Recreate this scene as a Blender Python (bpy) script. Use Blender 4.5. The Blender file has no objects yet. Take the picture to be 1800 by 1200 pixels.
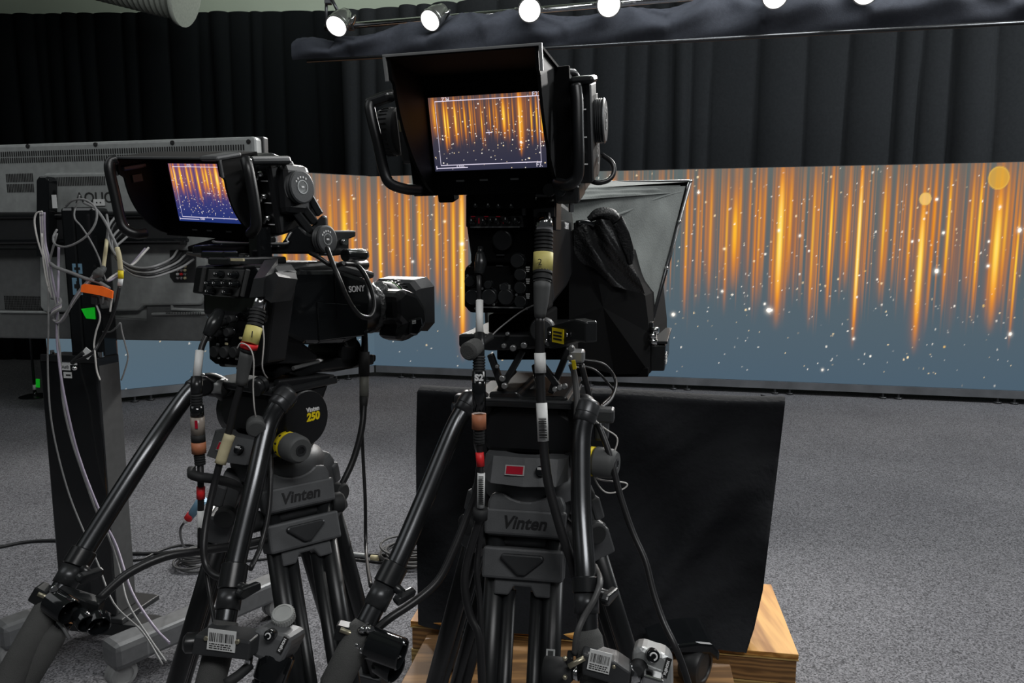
import bpy, bmesh, math, random
import numpy as np
from mathutils import Matrix, Vector
R = math.radians
SC = bpy.context.scene
COL = SC.collection

# ------------------------------------------------------------------ camera
H, FPX, PITCH = 1.5, 1300.0, 7.54
cp, sp = math.cos(R(PITCH)), math.sin(R(PITCH))
cam = bpy.data.cameras.new('camera'); cam.lens = FPX / 1800 * 36; cam.sensor_width = 36
cam.clip_start = 0.02
co = bpy.data.objects.new('camera', cam); COL.objects.link(co)
co.location = (0, 0, H); co.rotation_euler = (R(90 - PITCH), 0, 0)
SC.camera = co
SC.view_settings.view_transform = 'Standard'
SC.view_settings.look = 'None'

def ray(px, py):
    x, y = (px - 900) / FPX, (600 - py) / FPX
    return Vector((x, cp + y * sp, -sp + y * cp))
def W(px, py, Y):
    d = ray(px, py); return Vector((0, 0, H)) + d * (Y / d.y)
def G(px, py, z=0.0):
    d = ray(px, py); return Vector((0, 0, H)) + d * ((z - H) / d.z)
def PX(p):
    x, y, z = p[0], p[1], p[2] - H
    dep = y * cp - z * sp
    return 900 + FPX * x / dep, 600 - FPX * (y * sp + z * cp) / dep
def F(px, py, Y, yaw=0, pitch=0, roll=0):
    return Fw(W(px, py, Y), yaw, pitch, roll)
def Fw(p, yaw=0, pitch=0, roll=0):
    return Matrix.Translation(p) @ Matrix.Rotation(R(-yaw), 4, 'Z') @ Matrix.Rotation(R(pitch), 4, 'X') @ Matrix.Rotation(R(roll), 4, 'Y')
I4 = Matrix.Identity(4)
def V3(*a): return Vector(a)

# --------------------------------------------------------------- materials
def srgb(r, g, b):
    f = lambda c: (c / 12.92 if c <= .04045 else ((c + .055) / 1.055) ** 2.4)
    return (f(r / 255), f(g / 255), f(b / 255), 1)
def mat(name, col, rough=.5, metal=0, var=.25, scale=40, bump=0.0, bscale=None, emit=0, coat=0, spec=None):
    m = bpy.data.materials.new(name); m.use_nodes = True
    n, l = m.node_tree.nodes, m.node_tree.links
    b = n['Principled BSDF']
    b.inputs['Roughness'].default_value = rough; b.inputs['Metallic'].default_value = metal
    if spec is not None: b.inputs['Specular IOR Level'].default_value = spec
    if coat: b.inputs['Coat Weight'].default_value = coat
    tc = n.new('ShaderNodeTexCoord')
    ns = n.new('ShaderNodeTexNoise'); ns.inputs['Scale'].default_value = scale; ns.inputs['Detail'].default_value = 4
    l.new(tc.outputs['Object'], ns.inputs['Vector'])
    mx = n.new('ShaderNodeMix'); mx.data_type = 'RGBA'
    c = list(col)
    mx.inputs[6].default_value = [x * (1 - var) for x in c[:3]] + [1]
    mx.inputs[7].default_value = [x * (1 + var) for x in c[:3]] + [1]
    l.new(ns.outputs['Fac'], mx.inputs[0]); l.new(mx.outputs[2], b.inputs['Base Color'])
    if emit:
        l.new(mx.outputs[2], b.inputs['Emission Color']); b.inputs['Emission Strength'].default_value = emit
    if bump:
        n2 = n.new('ShaderNodeTexNoise'); n2.inputs['Scale'].default_value = bscale or scale * 4; n2.inputs['Detail'].default_value = 3
        l.new(tc.outputs['Object'], n2.inputs['Vector'])
        bp = n.new('ShaderNodeBump'); bp.inputs['Strength'].default_value = bump; bp.inputs['Distance'].default_value = .01
        l.new(n2.outputs['Fac'], bp.inputs['Height']); l.new(bp.outputs[0], b.inputs['Normal'])
    return m
def emat(name, col, s):
    m = bpy.data.materials.new(name); m.use_nodes = True
    n, l = m.node_tree.nodes, m.node_tree.links
    n.remove(n['Principled BSDF'])
    e = n.new('ShaderNodeEmission'); e.inputs[0].default_value = col; e.inputs[1].default_value = s
    l.new(e.outputs[0], n['Material Output'].inputs[0]); return m
def attr_emit(name, s):
    m = emat(name, (1, 1, 1, 1), s); n, l = m.node_tree.nodes, m.node_tree.links
    a = n.new('ShaderNodeAttribute'); a.attribute_name = 'Col'
    e = [x for x in n if x.type == 'EMISSION'][0]; l.new(a.outputs['Color'], e.inputs[0]); return m
def wood_mat(name, c0, c1, scale=3.0, axis=0):
    m = bpy.data.materials.new(name); m.use_nodes = True
    n, l = m.node_tree.nodes, m.node_tree.links; b = n['Principled BSDF']
    tc = n.new('ShaderNodeTexCoord'); mp = n.new('ShaderNodeMapping')
    s = [9, 9, 9]; s[axis] = 1.0; mp.inputs['Scale'].default_value = s
    w = n.new('ShaderNodeTexWave'); w.inputs['Scale'].default_value = scale; w.inputs['Distortion'].default_value = 7
    w.inputs['Detail'].default_value = 3; w.inputs['Detail Scale'].default_value = 1.2; w.bands_direction = 'Z' if axis != 2 else 'X'
    r = n.new('ShaderNodeValToRGB'); r.color_ramp.elements[0].color = c0; r.color_ramp.elements[1].color = c1
    l.new(tc.outputs['Object'], mp.inputs[0]); l.new(mp.outputs[0], w.inputs[0]); l.new(w.outputs['Fac'], r.inputs[0])
    l.new(r.outputs[0], b.inputs['Base Color']); b.inputs['Roughness'].default_value = .55; return m

M = {}
M['plastic'] = mat('black_plastic', (.0065, .007, .008, 1), .38, bump=.03, bscale=600)
M['deep'] = mat('matte_black', (.0016, .0017, .002, 1), .8, spec=.12)
M['gloss'] = mat('gloss_black', (.007, .008, .009, 1), .13, coat=.3)
M['satin'] = mat('satin_black', (.014, .015, .016, 1), .28)
M['rubber'] = mat('black_rubber', (.016, .017, .018, 1), .7)
M['foam'] = mat('grey_foam', (.075, .076, .074, 1), .9, bump=.35, bscale=900)
M['boot'] = mat('grey_rubber_boot', (.075, .078, .078, 1), .6)
M['cable'] = mat('cable_black', (.014, .014, .015, 1), .38)
M['cablegrey'] = mat('cable_grey', (.22, .22, .22, 1), .45)
M['cablewhite'] = mat('cable_white', (.62, .6, .57, 1), .45)
M['cablelilac'] = mat('cable_lilac', (.34, .30, .38, 1), .45)
M['bar'] = mat('black_anodised_tube', (.085, .088, .092, 1), .27, metal=.9)
M['dmetal'] = mat('dark_metal', (.055, .057, .06, 1), .34, metal=.55)
M['casting'] = mat('grey_casting', (.085, .088, .092, 1), .5, metal=.15, bump=.05, bscale=500)
M['tube'] = mat('carbon_tube', (.012, .013, .014, 1), .36, metal=.2)
M['chrome'] = mat('chrome', (.75, .75, .75, 1), .12, metal=1)
M['steel'] = mat('brushed_steel', (.34, .345, .345, 1), .36, metal=.7)
M['brass'] = mat('brass_rod', (.5, .46, .34, 1), .35, metal=.8)
M['silver'] = mat('silver_paint', (.36, .37, .37, 1), .38, metal=.45)
M['tvgrey'] = mat('tv_shell', (.30, .315, .31, 1), .5, bump=.02, bscale=400)
M['tvdark'] = mat('tv_dark', (.02, .021, .022, 1), .45)
M['tvmid'] = mat('tv_mid', (.12, .125, .125, 1), .5)
M['slot'] = mat('vent_slot', (.01, .01, .01, 1), .8)
M['legmetal'] = mat('grey_leg', (.165, .17, .175, 1), .4, metal=.3)
M['wheel'] = mat('grey_wheel', (.30, .305, .305, 1), .5)
M['white'] = mat('white_sticker', (.72, .73, .72, 1), .5, var=.1)
M['ink'] = mat('black_ink', (.01, .01, .01, 1), .7)
M['whiteink'] = mat('white_ink', (.8, .8, .8, 1), .5)
M['greyink'] = mat('grey_ink', (.03, .031, .03, 1), .5)
M['yellow'] = mat('yellow_tape', srgb(214, 203, 122), .6, scale=60)
M['cream'] = mat('cream_tape', srgb(196, 186, 150), .65)
M['vyellow'] = mat('vivid_yellow', srgb(240, 214, 20), .5)
M['red'] = mat('red_tape', srgb(226, 40, 44), .5)
M['maroon'] = mat('red_display', srgb(150, 18, 38), .2, emit=.12)
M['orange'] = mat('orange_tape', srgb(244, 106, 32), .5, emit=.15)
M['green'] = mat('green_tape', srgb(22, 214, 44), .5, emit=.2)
M['copper'] = mat('copper_tape', srgb(178, 112, 78), .55)
M['clear'] = mat('clear_sleeve', srgb(150, 140, 130), .3)
M['blue'] = mat('blue_sleeve', srgb(120, 160, 185), .5)
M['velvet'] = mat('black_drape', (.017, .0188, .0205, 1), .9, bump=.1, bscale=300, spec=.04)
M['velvetdark'] = mat('black_drape_shadowed', (.0045, .0055, .006, 1), .9, bump=.1, bscale=300, spec=.04)  # darker copy of the drape black, corner shade put into the colour
M['border'] = mat('black_border_cloth', (.045, .049, .06, 1), .85, bump=.15, bscale=120, spec=.1)
M['cover'] = mat('black_cover_cloth', (.0095, .0102, .012, 1), .8, bump=.25, bscale=60, spec=.12)
M['hood'] = mat('grey_hood_cloth', (.24, .26, .25, 1), .92, var=.3, scale=18, bump=.2, bscale=250)
M['wood'] = wood_mat('plywood_top', srgb(168, 112, 46), srgb(222, 166, 88), 1.5, 1)
M['woodface'] = wood_mat('plywood_face', srgb(112, 80, 46), srgb(170, 126, 76), 2.2, 0)
M['woodedge'] = wood_mat('plywood_edge', srgb(178, 142, 80), srgb(226, 196, 124), 4, 0)
M['wallpaint'] = mat('wall_paint', srgb(138, 148, 134), .8, var=.06, scale=2)
M['duct'] = mat('duct_foil', srgb(165, 170, 160), .5)
M['lens'] = emat('lamp_lens', (1, .98, .96, 1), 5)
M['osd'] = emat('osd_white', (.85, .8, .95, 1), .9)
M['led'] = attr_emit('led_picture', 1.0)
M['vf'] = attr_emit('finder_picture', 1.05)
M['glass'] = mat('dark_glass', (.01, .011, .012, 1), .06, coat=.6)

M['greenring'] = mat('green_ring', srgb(96, 140, 90), .4)
M['wrap'] = mat('clear_wrap', (.06, .062, .062, 1), .18, bump=.5, bscale=160)
M['plastic2'] = mat('hood_plastic', (.035, .037, .039, 1), .42, bump=.04, bscale=500)
M['panel'] = mat('panel_grey', (.055, .056, .056, 1), .5)
M['sidegloss'] = mat('side_gloss', (.012, .012, .013, 1), .3, coat=.2)
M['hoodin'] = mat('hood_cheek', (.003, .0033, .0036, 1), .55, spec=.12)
M['greyink2'] = mat('name_ink', (.012, .012, .013, 1), .4)
M['dial'] = mat('pale_dial', (.40, .41, .40, 1), .4)
M['cablegrey2'] = mat('cable_mid_grey', (.07, .07, .07, 1), .45)
M['printed'] = mat('printed_sleeve', srgb(120, 120, 112), .5)
M['velvet2'] = mat('plush_black', (.006, .0065, .007, 1), .55, bump=.4, bscale=220)
M['woodlow'] = wood_mat('plywood_light', srgb(150, 120, 70), srgb(206, 176, 110), 2.5, 0)
# --------------------------------------------------------------- mesh builder
OFF = {}
class MB:
    def __init__(s): s.v = []; s.f = []; s.m = []; s.s = []; s.ml = []
    def mi(s, k):
        if k not in s.ml: s.ml.append(k)
        return s.ml.index(k)
    def add(s, vs, fs, m, T=None, smooth=False):
        b = len(s.v); k = s.mi(m)
        for v in vs:
            v = Vector(v); s.v.append(T @ v if T is not None else v)
        for i, f in enumerate(fs):
            s.f.append([b + j for j in f]); s.m.append(k); s.s.append(smooth[i] if isinstance(smooth, list) else smooth)
        return s
    def bm(s, bm, m, T=None, smooth=False):
        bm.verts.index_update()
        s.add([v.co.copy() for v in bm.verts], [[v.index for v in f.verts] for f in bm.faces], m, T, smooth); bm.free(); return s
    def box(s, c, size, m, T=None, bev=0.0, seg=2):
        bm = bmesh.new(); bmesh.ops.create_cube(bm, size=1)
        for v in bm.verts: v.co = Vector((c[0] + v.co.x * size[0], c[1] + v.co.y * size[1], c[2] + v.co.z * size[2]))
        if bev: bmesh.ops.bevel(bm, geom=list(bm.edges), offset=min(bev, min(size) * .45), segments=seg, affect='EDGES', profile=.5)
        return s.bm(bm, m, T)
    def prism(s, poly, y0, y1, m, T=None, bev=0.0, axis='y'):
        # polygon in (a,b) extruded along the axis
        bm = bmesh.new()
        def P(a, b, c): return (a, c, b) if axis == 'y' else ((c, a, b) if axis == 'x' else (a, b, c))
        A = [bm.verts.new(P(a, b, y0)) for a, b in poly]; B = [bm.verts.new(P(a, b, y1)) for a, b in poly]
        n = len(poly); bm.faces.new(A); bm.faces.new(B[::-1])
        for i in range(n): bm.faces.new((A[i], B[i], B[(i + 1) % n], A[(i + 1) % n]))
        bmesh.ops.recalc_face_normals(bm, faces=list(bm.faces))
        if bev: bmesh.ops.bevel(bm, geom=list(bm.edges), offset=bev, segments=2, affect='EDGES', profile=.5)
        return s.bm(bm, m, T)
    def lathe(s, prof, p0, ax, m, T=None, seg=24, ref=None, smooth=True):
        # prof: list of (t along axis, radius)
        p0 = Vector(p0); ax = Vector(ax).normalized()
        if T is not None: p0 = T @ p0; ax = (T.to_3x3() @ ax).normalized()
        u = Vector(ref) if ref else (Vector((0, 0, 1)) if abs(ax.z) < .9 else Vector((1, 0, 0)))
        u = (u - ax * u.dot(ax)).normalized(); w = ax.cross(u)
        vs, fs, sm = [], [], []
        def ring(t, r):
            for k in range(seg):
                a = 2 * math.pi * (k + .5) / seg; vs.append(p0 + ax * t + (u * math.cos(a) + w * math.sin(a)) * r)
        ring(*prof[0]); pa = None
        for i in range(len(prof) - 1):
            (t0, r0), (t1, r1) = prof[i], prof[i + 1]
            an = math.atan2(r1 - r0, t1 - t0)
            if pa is not None and abs(an - pa) > .6: ring(t0, r0)   # sharp edge: a second ring
            pa = an; b0 = len(vs) - seg; ring(t1, r1)
            for k in range(seg):
                fs.append((b0 + k, b0 + (k + 1) % seg, b0 + seg + (k + 1) % seg, b0 + seg + k)); sm.append(smooth and seg > 8)
        if prof[0][1] > 1e-6: fs.append(list(range(seg))[::-1]); sm.append(False)
        if prof[-1][1] > 1e-6: fs.append([len(vs) - seg + k for k in range(seg)]); sm.append(False)
        return s.add(vs, fs, m, None, sm)
    def cyl(s, p0, p1, r0, m, r1=None, T=None, seg=20, bev=0):
        p0, p1 = Vector(p0), Vector(p1); L = (p1 - p0).length; r1 = r0 if r1 is None else r1
        pr = [(0, r0), (L, r1)] if not bev else [(0, r0 - bev), (bev, r0), (L - bev, r1), (L, r1 - bev)]
        if bev:  # sharp profile breaks
            return s.lathe(pr, p0, p1 - p0, m, T, seg)
        return s.lathe(pr, p0, p1 - p0, m, T, seg)
    def tube(s, pts, r, m, T=None, seg=8, sub=6, caps=True):
        P = spline([Vector(p) for p in pts], sub)
        if T is not None: P = [T @ p for p in P]
        n = len(P)
        rr = r if isinstance(r, (list, tuple)) else [r] * n
        if len(rr) != n: rr = list(np.interp(np.linspace(0, 1, n), np.linspace(0, 1, len(rr)), rr))
        t = (P[1] - P[0]).normalized(); u = t.orthogonal().normalized(); vs = []; fs = []
        for i in range(n):
            t2 = (P[min(i + 1, n - 1)] - P[max(i - 1, 0)])
            t2 = t2.normalized() if t2.length > 1e-9 else t
            u = (u - t2 * u.dot(t2)); u = u.normalized() if u.length > 1e-6 else t2.orthogonal().normalized()
            w = t2.cross(u)
            for k in range(seg):
                a = 2 * math.pi * k / seg; vs.append(P[i] + (u * math.cos(a) + w * math.sin(a)) * rr[i])
        for i in range(n - 1):
            for k in range(seg):
                a, b = i * seg + k, i * seg + (k + 1) % seg; fs.append((a, b, b + seg, a + seg))
        sm = [True] * len(fs)
        if caps: fs += [list(range(seg))[::-1], [(n - 1) * seg + k for k in range(seg)]]; sm += [False, False]
        return s.add(vs, fs, m, None, sm)
    def sphere(s, c, r, m, T=None, sc=(1, 1, 1), seg=16):
        bm = bmesh.new(); bmesh.ops.create_uvsphere(bm, u_segments=seg, v_segments=seg // 2 + 2, radius=r)
        for v in bm.verts: v.co = Vector((c[0] + v.co.x * sc[0], c[1] + v.co.y * sc[1], c[2] + v.co.z * sc[2]))
        return s.bm(bm, m, T, True)
    def text(s, body, o, xd, yd, size, m, shear=0, ext=.0004, bold=0, T=None):
        cu = bpy.data.curves.new('t', 'FONT'); cu.body = body; cu.size = size; cu.extrude = ext; cu.shear = shear; cu.offset = bold
        cu.align_x = 'CENTER'; cu.align_y = 'CENTER'; cu.resolution_u = 3
        ob = bpy.data.objects.new('t', cu); COL.objects.link(ob)
        dg = bpy.context.evaluated_depsgraph_get(); me = bpy.data.meshes.new_from_object(ob.evaluated_get(dg))
        xd = Vector(xd).normalized(); yd = Vector(yd); yd = (yd - xd * yd.dot(xd)).normalized(); z = xd.cross(yd)
        A = Matrix((xd, yd, z)).transposed().to_4x4(); A.translation = Vector(o)
        if T is not None: A = T @ A
        s.add([v.co for v in me.vertices], [list(p.vertices) for p in me.polygons], m, A)
        bpy.data.objects.remove(ob); bpy.data.curves.remove(cu); bpy.data.meshes.remove(me); return s
    def quad(s, c, xd, yd, w, h, m, T=None, th=.0006):
        # thin plate with thickness, centre c, in plane xd,yd
        xd = Vector(xd).normalized(); yd = Vector(yd); yd = (yd - xd * yd.dot(xd)).normalized(); z = xd.cross(yd); c = Vector(c)
        vs = [c + xd * (a * w / 2) + yd * (b * h / 2) + z * (k * th) for k in (-1, 1) for a, b in ((-1, -1), (1, -1), (1, 1), (-1, 1))]
        fs = [(3, 2, 1, 0), (4, 5, 6, 7), (0, 1, 5, 4), (1, 2, 6, 5), (2, 3, 7, 6), (3, 0, 4, 7)]
        return s.add(vs, fs, m, T)
    def barcode(s, c, xd, yd, w, h, T=None, n=26, seed=1, words=True):
        rnd = random.Random(seed); xd = Vector(xd).normalized(); yd = Vector(yd); yd = (yd - xd * yd.dot(xd)).normalized(); z = xd.cross(yd); c = Vector(c)
        s.quad(c, xd, yd, w, h, 'white', T)
        x = -w * .42
        while x < w * .42:
            bw = w * rnd.choice((.012, .02, .03)); s.quad(c + xd * x + yd * h * .12 + z * .0008, xd, yd, bw, h * .42, 'ink', T, .0002); x += bw + w * rnd.choice((.015, .025, .04))
        if words:
            for k, yy in enumerate((-.2, -.3, -.4)):
                x = -w * .42
                while x < w * .36:
                    bw = w * rnd.uniform(.04, .13); s.quad(c + xd * (x + bw / 2) + yd * h * yy + z * .0008, xd, yd, bw, h * .045, 'ink', T, .0002); x += bw + w * .03
        return s
    def build(s, name, parent=None, origin=None, label=None):
        vs = s.v
        if parent is not None: off = OFF[parent.name]
        elif origin is not None: off = Vector(origin)
        else:
            lo = [min(v[i] for v in vs) for i in range(3)]; hi = [max(v[i] for v in vs) for i in range(3)]
            off = Vector(((lo[0] + hi[0]) / 2, (lo[1] + hi[1]) / 2, lo[2]))
        me = bpy.data.meshes.new(name); me.from_pydata([v - off for v in vs], [], s.f)
        for k in s.ml: me.materials.append(M[k])
        me.polygons.foreach_set('material_index', s.m); me.polygons.foreach_set('use_smooth', s.s); me.update()
        o = bpy.data.objects.new(name, me); COL.objects.link(o); OFF[o.name] = off
        if parent is not None: o.parent = parent
        else: o.location = off
        if label: o['label'] = label
        return o
def spline(P, sub):
    if len(P) < 3 or sub < 2: return P
    out = []; Q = [P[0] * 2 - P[1]] + P + [P[-1] * 2 - P[-2]]
    for i in range(1, len(Q) - 2):
        a, b, c, d = Q[i - 1:i + 3]
        for k in range(sub):
            t = k / sub; out.append(.5 * ((2 * b) + (c - a) * t + (2 * a - 5 * b + 4 * c - d) * t * t + (3 * b - a - 3 * c + d) * t ** 3))
    return out + [P[-1]]
def tag(o, label, cat, group=None, kind=None):
    o['label'] = label; o['category'] = cat
    if group: o['group'] = group
    if kind: o['kind'] = kind
    return o
def thing(name, loc, label, cat, group=None):
    o = bpy.data.objects.new(name, None); COL.objects.link(o); o.location = loc; o.empty_display_size = .05
    OFF[o.name] = Vector(loc); return tag(o, label, cat, group)
def struct(o): o['kind'] = 'structure'; return o
def sstep(a, b, x):
    t = np.clip((x - a) / (b - a), 0, 1); return t * t * (3 - 2 * t)
def lin(c): return np.array(srgb(*c)[:3])
# ============================================================ the setting
# --- carpet floor
fl = MB(); fl.add([(-14, -3, 0), (14, -3, 0), (14, 16, 0), (-14, 16, 0)], [(0, 1, 2, 3)], 'carpet') if 'carpet' in M else None
def carpet():
    m = bpy.data.materials.new('carpet'); m.use_nodes = True
    n, l = m.node_tree.nodes, m.node_tree.links; b = n['Principled BSDF']; b.inputs['Roughness'].default_value = .95
    b.inputs['Specular IOR Level'].default_value = .15
    tc = n.new('ShaderNodeTexCoord')
    a = n.new('ShaderNodeTexNoise'); a.inputs['Scale'].default_value = 190; a.inputs['Detail'].default_value = 8; a.inputs['Roughness'].default_value = .75
    c = n.new('ShaderNodeTexNoise'); c.inputs['Scale'].default_value = 1.3; c.inputs['Detail'].default_value = 5
    vo = n.new('ShaderNodeTexVoronoi'); vo.inputs['Scale'].default_value = 190; l.new(tc.outputs['Object'], vo.inputs['Vector'])
    l.new(tc.outputs['Object'], a.inputs[0]); l.new(tc.outputs['Object'], c.inputs[0])
    r = n.new('ShaderNodeValToRGB'); e = r.color_ramp.elements
    e[0].position = .0; e[0].color = (.052, .052, .056, 1); e[1].position = 1.0; e[1].color = (.235, .235, .25, 1)
    sx = n.new('ShaderNodeSeparateColor'); l.new(vo.outputs['Color'], sx.inputs[0]); l.new(sx.outputs[0], r.inputs[0])
    mx = n.new('ShaderNodeMix'); mx.data_type = 'RGBA'; mx.blend_type = 'MULTIPLY'; mx.inputs[0].default_value = .5
    r2 = n.new('ShaderNodeValToRGB'); r2.color_ramp.elements[0].position = .3; r2.color_ramp.elements[0].color = (.6, .6, .62, 1); r2.color_ramp.elements[1].position = .65
    l.new(c.outputs['Fac'], r2.inputs[0]); l.new(r.outputs[0], mx.inputs[6]); l.new(r2.outputs[0], mx.inputs[7]); l.new(mx.outputs[2], b.inputs['Base Color'])
    bp = n.new('ShaderNodeBump'); bp.inputs['Strength'].default_value = .05; bp.inputs['Distance'].default_value = .01
    l.new(a.outputs['Fac'], bp.inputs['Height']); l.new(bp.outputs[0], b.inputs['Normal']); return m
M['carpet'] = carpet()
fl = MB(); fl.add([(-14, -3, 0), (14, -3, 0), (14, 16, 0), (-14, 16, 0)], [(0, 1, 2, 3)], 'carpet'); struct(fl.build('floor', origin=(0, 0, 0)))
wb = MB(); wb.box((0, 12.1, 2.9), (24, .2, 5.8), 'wallpaint'); struct(wb.build('wall_back'))
wl = MB(); wl.box((-11.6, 5, 2.9), (.2, 14.4, 5.8), 'wallpaint'); struct(wl.build('wall_left'))
ce = MB(); ce.box((0, 5, 5.85), (24, 14.4, .1), 'wallpaint'); struct(ce.build('ceiling'))
# --- painted bulkhead above the drapes
K = Vector((W(659, 641, 8.3).x, 8.3, 0))                # inner corner of the video wall
rd = Vector((math.cos(R(-13.1)), math.sin(R(-13.1)), 0))     # along the right wing
ld = Vector((-math.cos(R(-33.6)), -math.sin(R(-33.6)), 0)); ld = Vector((-math.cos(R(33.6)), -math.sin(R(33.6)), 0))
rn = Vector((rd.y, -rd.x, 0)); ln = Vector((-ld.y, ld.x, 0))  # normals to the viewer
if rn.y > 0: rn = -rn
if ln.y > 0: ln = -ln
def hit(px, py, o, n):
    d = ray(px, py); C0 = Vector((0, 0, H)); return C0 + d * ((o - C0).dot(n) / d.dot(n))
sR = lambda px: (hit(px, 428, K, rn) - K).dot(rd)
sL = lambda px: (hit(px, 428, K, ln) - K).dot(ld)
Z0 = hit(1150, 661, K, rn).z; Z1 = hit(1150, 299, K, rn).z
print('LED z', Z0, Z1, 'left end', K + ld * sL(67), 'right', K + rd * sR(1800))
# floor check: kick rail bottom
print('kick', hit(1150, 673, K, rn).z)

# --- LED picture (column streaks, falling sparks)
def noise1(u, seed, cell):
    r = np.random.RandomState(seed); t = r.rand(4096); x = u / cell + 500; i = np.floor(x).astype(int); f = x - i; f = f * f * (3 - 2 * f)
    return t[i % 4096] * (1 - f) + t[(i + 1) % 4096] * f
def streak_pic(U, V, streaks, stars, base, scale=1.0, seed=3, thin=1.0, amp=1.0):
    b0, b1 = lin(base[0]), lin(base[1])
    img = b0 + (b1 - b0) * V[..., None]
    nz = noise1(U, seed, 9 * scale); nz2 = noise1(U, seed + 1, 2.3 * scale); nz3 = noise1(U, seed + 2, 40 * scale); nb = noise1(U, seed + 4, 6 * scale)
    low = .30 + .22 * noise1(U, seed + 5, 12 * scale)
    env = sstep(low - .12, low + .22, V) * (1 - .75 * sstep(.80, 1.06, V))
    # brown haze and thin random streaks
    a = np.clip((nz - .42) * 1.5, 0, 1) * np.clip(nz3 * 1.6, .25, 1) * env * .42 * thin
    img = img * (1 - a[..., None]) + lin((190, 105, 30)) * a[..., None]
    a = np.clip((nz2 - .56) * 2.4, 0, 1) * np.clip(nb * 1.5, .2, 1) * env * .8 * thin
    img = img * (1 - a[..., None]) + lin((232, 140, 34)) * a[..., None]
    for (u0, w, k, vb, vt) in streaks:
        g = np.exp(-((U - u0) / (w * .42)) ** 2); gw = np.exp(-((U - u0) / (w * 1.1)) ** 2)
        e = sstep(vb - .03, vb + .26, V) * (1 - sstep(vt - .18, vt + .06, V) * .75)
        ah = np.clip(gw * e * .55 * min(1, k) * amp, 0, 1)
        img = img * (1 - ah[..., None]) + lin((205, 112, 22)) * ah[..., None]
        ac = np.clip(g * e * k * amp, 0, 1)
        e2 = np.clip((k - .5) * 1.9, 0, 1) * sstep(vb + .10, vb + .4, V) * (1 - sstep(vt - .3, vt, V))
        colr = lin((240, 146, 34)) * (1 - e2)[..., None] + (lin((255, 206, 60)) * 1.15) * e2[..., None]
        img = img * (1 - ac[..., None]) + colr * ac[..., None]
        if k > 1.2:
            aw = np.clip(np.exp(-((U - u0) / (w * .22)) ** 2) * e2 * (k - 1.15), 0, 1)
            img = img * (1 - aw[..., None]) + np.array([1.1, .98, .62]) * aw[..., None]
    return img
def add_stars(img, UX, VY, stars, soft=.8):
    # UX, VY in the same unit (picture pixels); grids are regular
    u = UX[0]; v = VY[:, 0]
    for (x, y, r, k, warm, halo) in stars:
        rad = r * (5 if halo else 1) + 2
        i0, i1 = np.searchsorted(u, (x - rad, x + rad)); j0, j1 = np.searchsorted(v, (y - rad, y + rad))
        if i1 <= i0 or j1 <= j0: continue
        d = np.hypot(UX[j0:j1, i0:i1] - x, VY[j0:j1, i0:i1] - y)
        a = np.clip((r - d) / soft + .5, 0, 1) * k
        if halo: a = np.clip(a + np.exp(-(d / (r * 1.5)) ** 2) * .35, 0, 1)
        c = (np.array([1.2, 1.12, 1.0]) if warm == 0 else (np.array([1.1, .85, .5]) if warm == 1 else np.array([1.0, .62, .18])))
        img[j0:j1, i0:i1] = img[j0:j1, i0:i1] * (1 - a[..., None]) + c * a[..., None]
    return img
def grid_mesh(mb_name, P, img, matkey, parent, extra=None, label=None):
    ny, nx = P.shape[:2]
    off = OFF[parent.name]
    me = bpy.data.meshes.new(mb_name)
    co_ = (P - np.array(off)).reshape(-1, 3)
    idx = np.arange(nx * ny).reshape(ny, nx)
    q = np.stack([idx[:-1, :-1], idx[:-1, 1:], idx[1:, 1:], idx[1:, :-1]], -1).reshape(-1, 4)
    me.vertices.add(len(co_)); me.vertices.foreach_set('co', co_.astype(np.float32).ravel())
    me.loops.add(q.size); me.loops.foreach_set('vertex_index', q.astype(np.int32).ravel())
    me.polygons.add(len(q)); me.polygons.foreach_set('loop_start', np.arange(0, q.size, 4, dtype=np.int32)); me.polygons.foreach_set('loop_total', np.full(len(q), 4, np.int32))
    me.update(calc_edges=True)
    at = me.color_attributes.new('Col', 'FLOAT_COLOR', 'POINT')
    c4 = np.ones((len(co_), 4), np.float32); c4[:, :3] = img.reshape(-1, 3); at.data.foreach_set('color', c4.ravel())
    me.materials.append(M[matkey])
    o = bpy.data.objects.new(mb_name, me); COL.objects.link(o); o.parent = parent; OFF[o.name] = off
    if label: o['label'] = label
    return o
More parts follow.
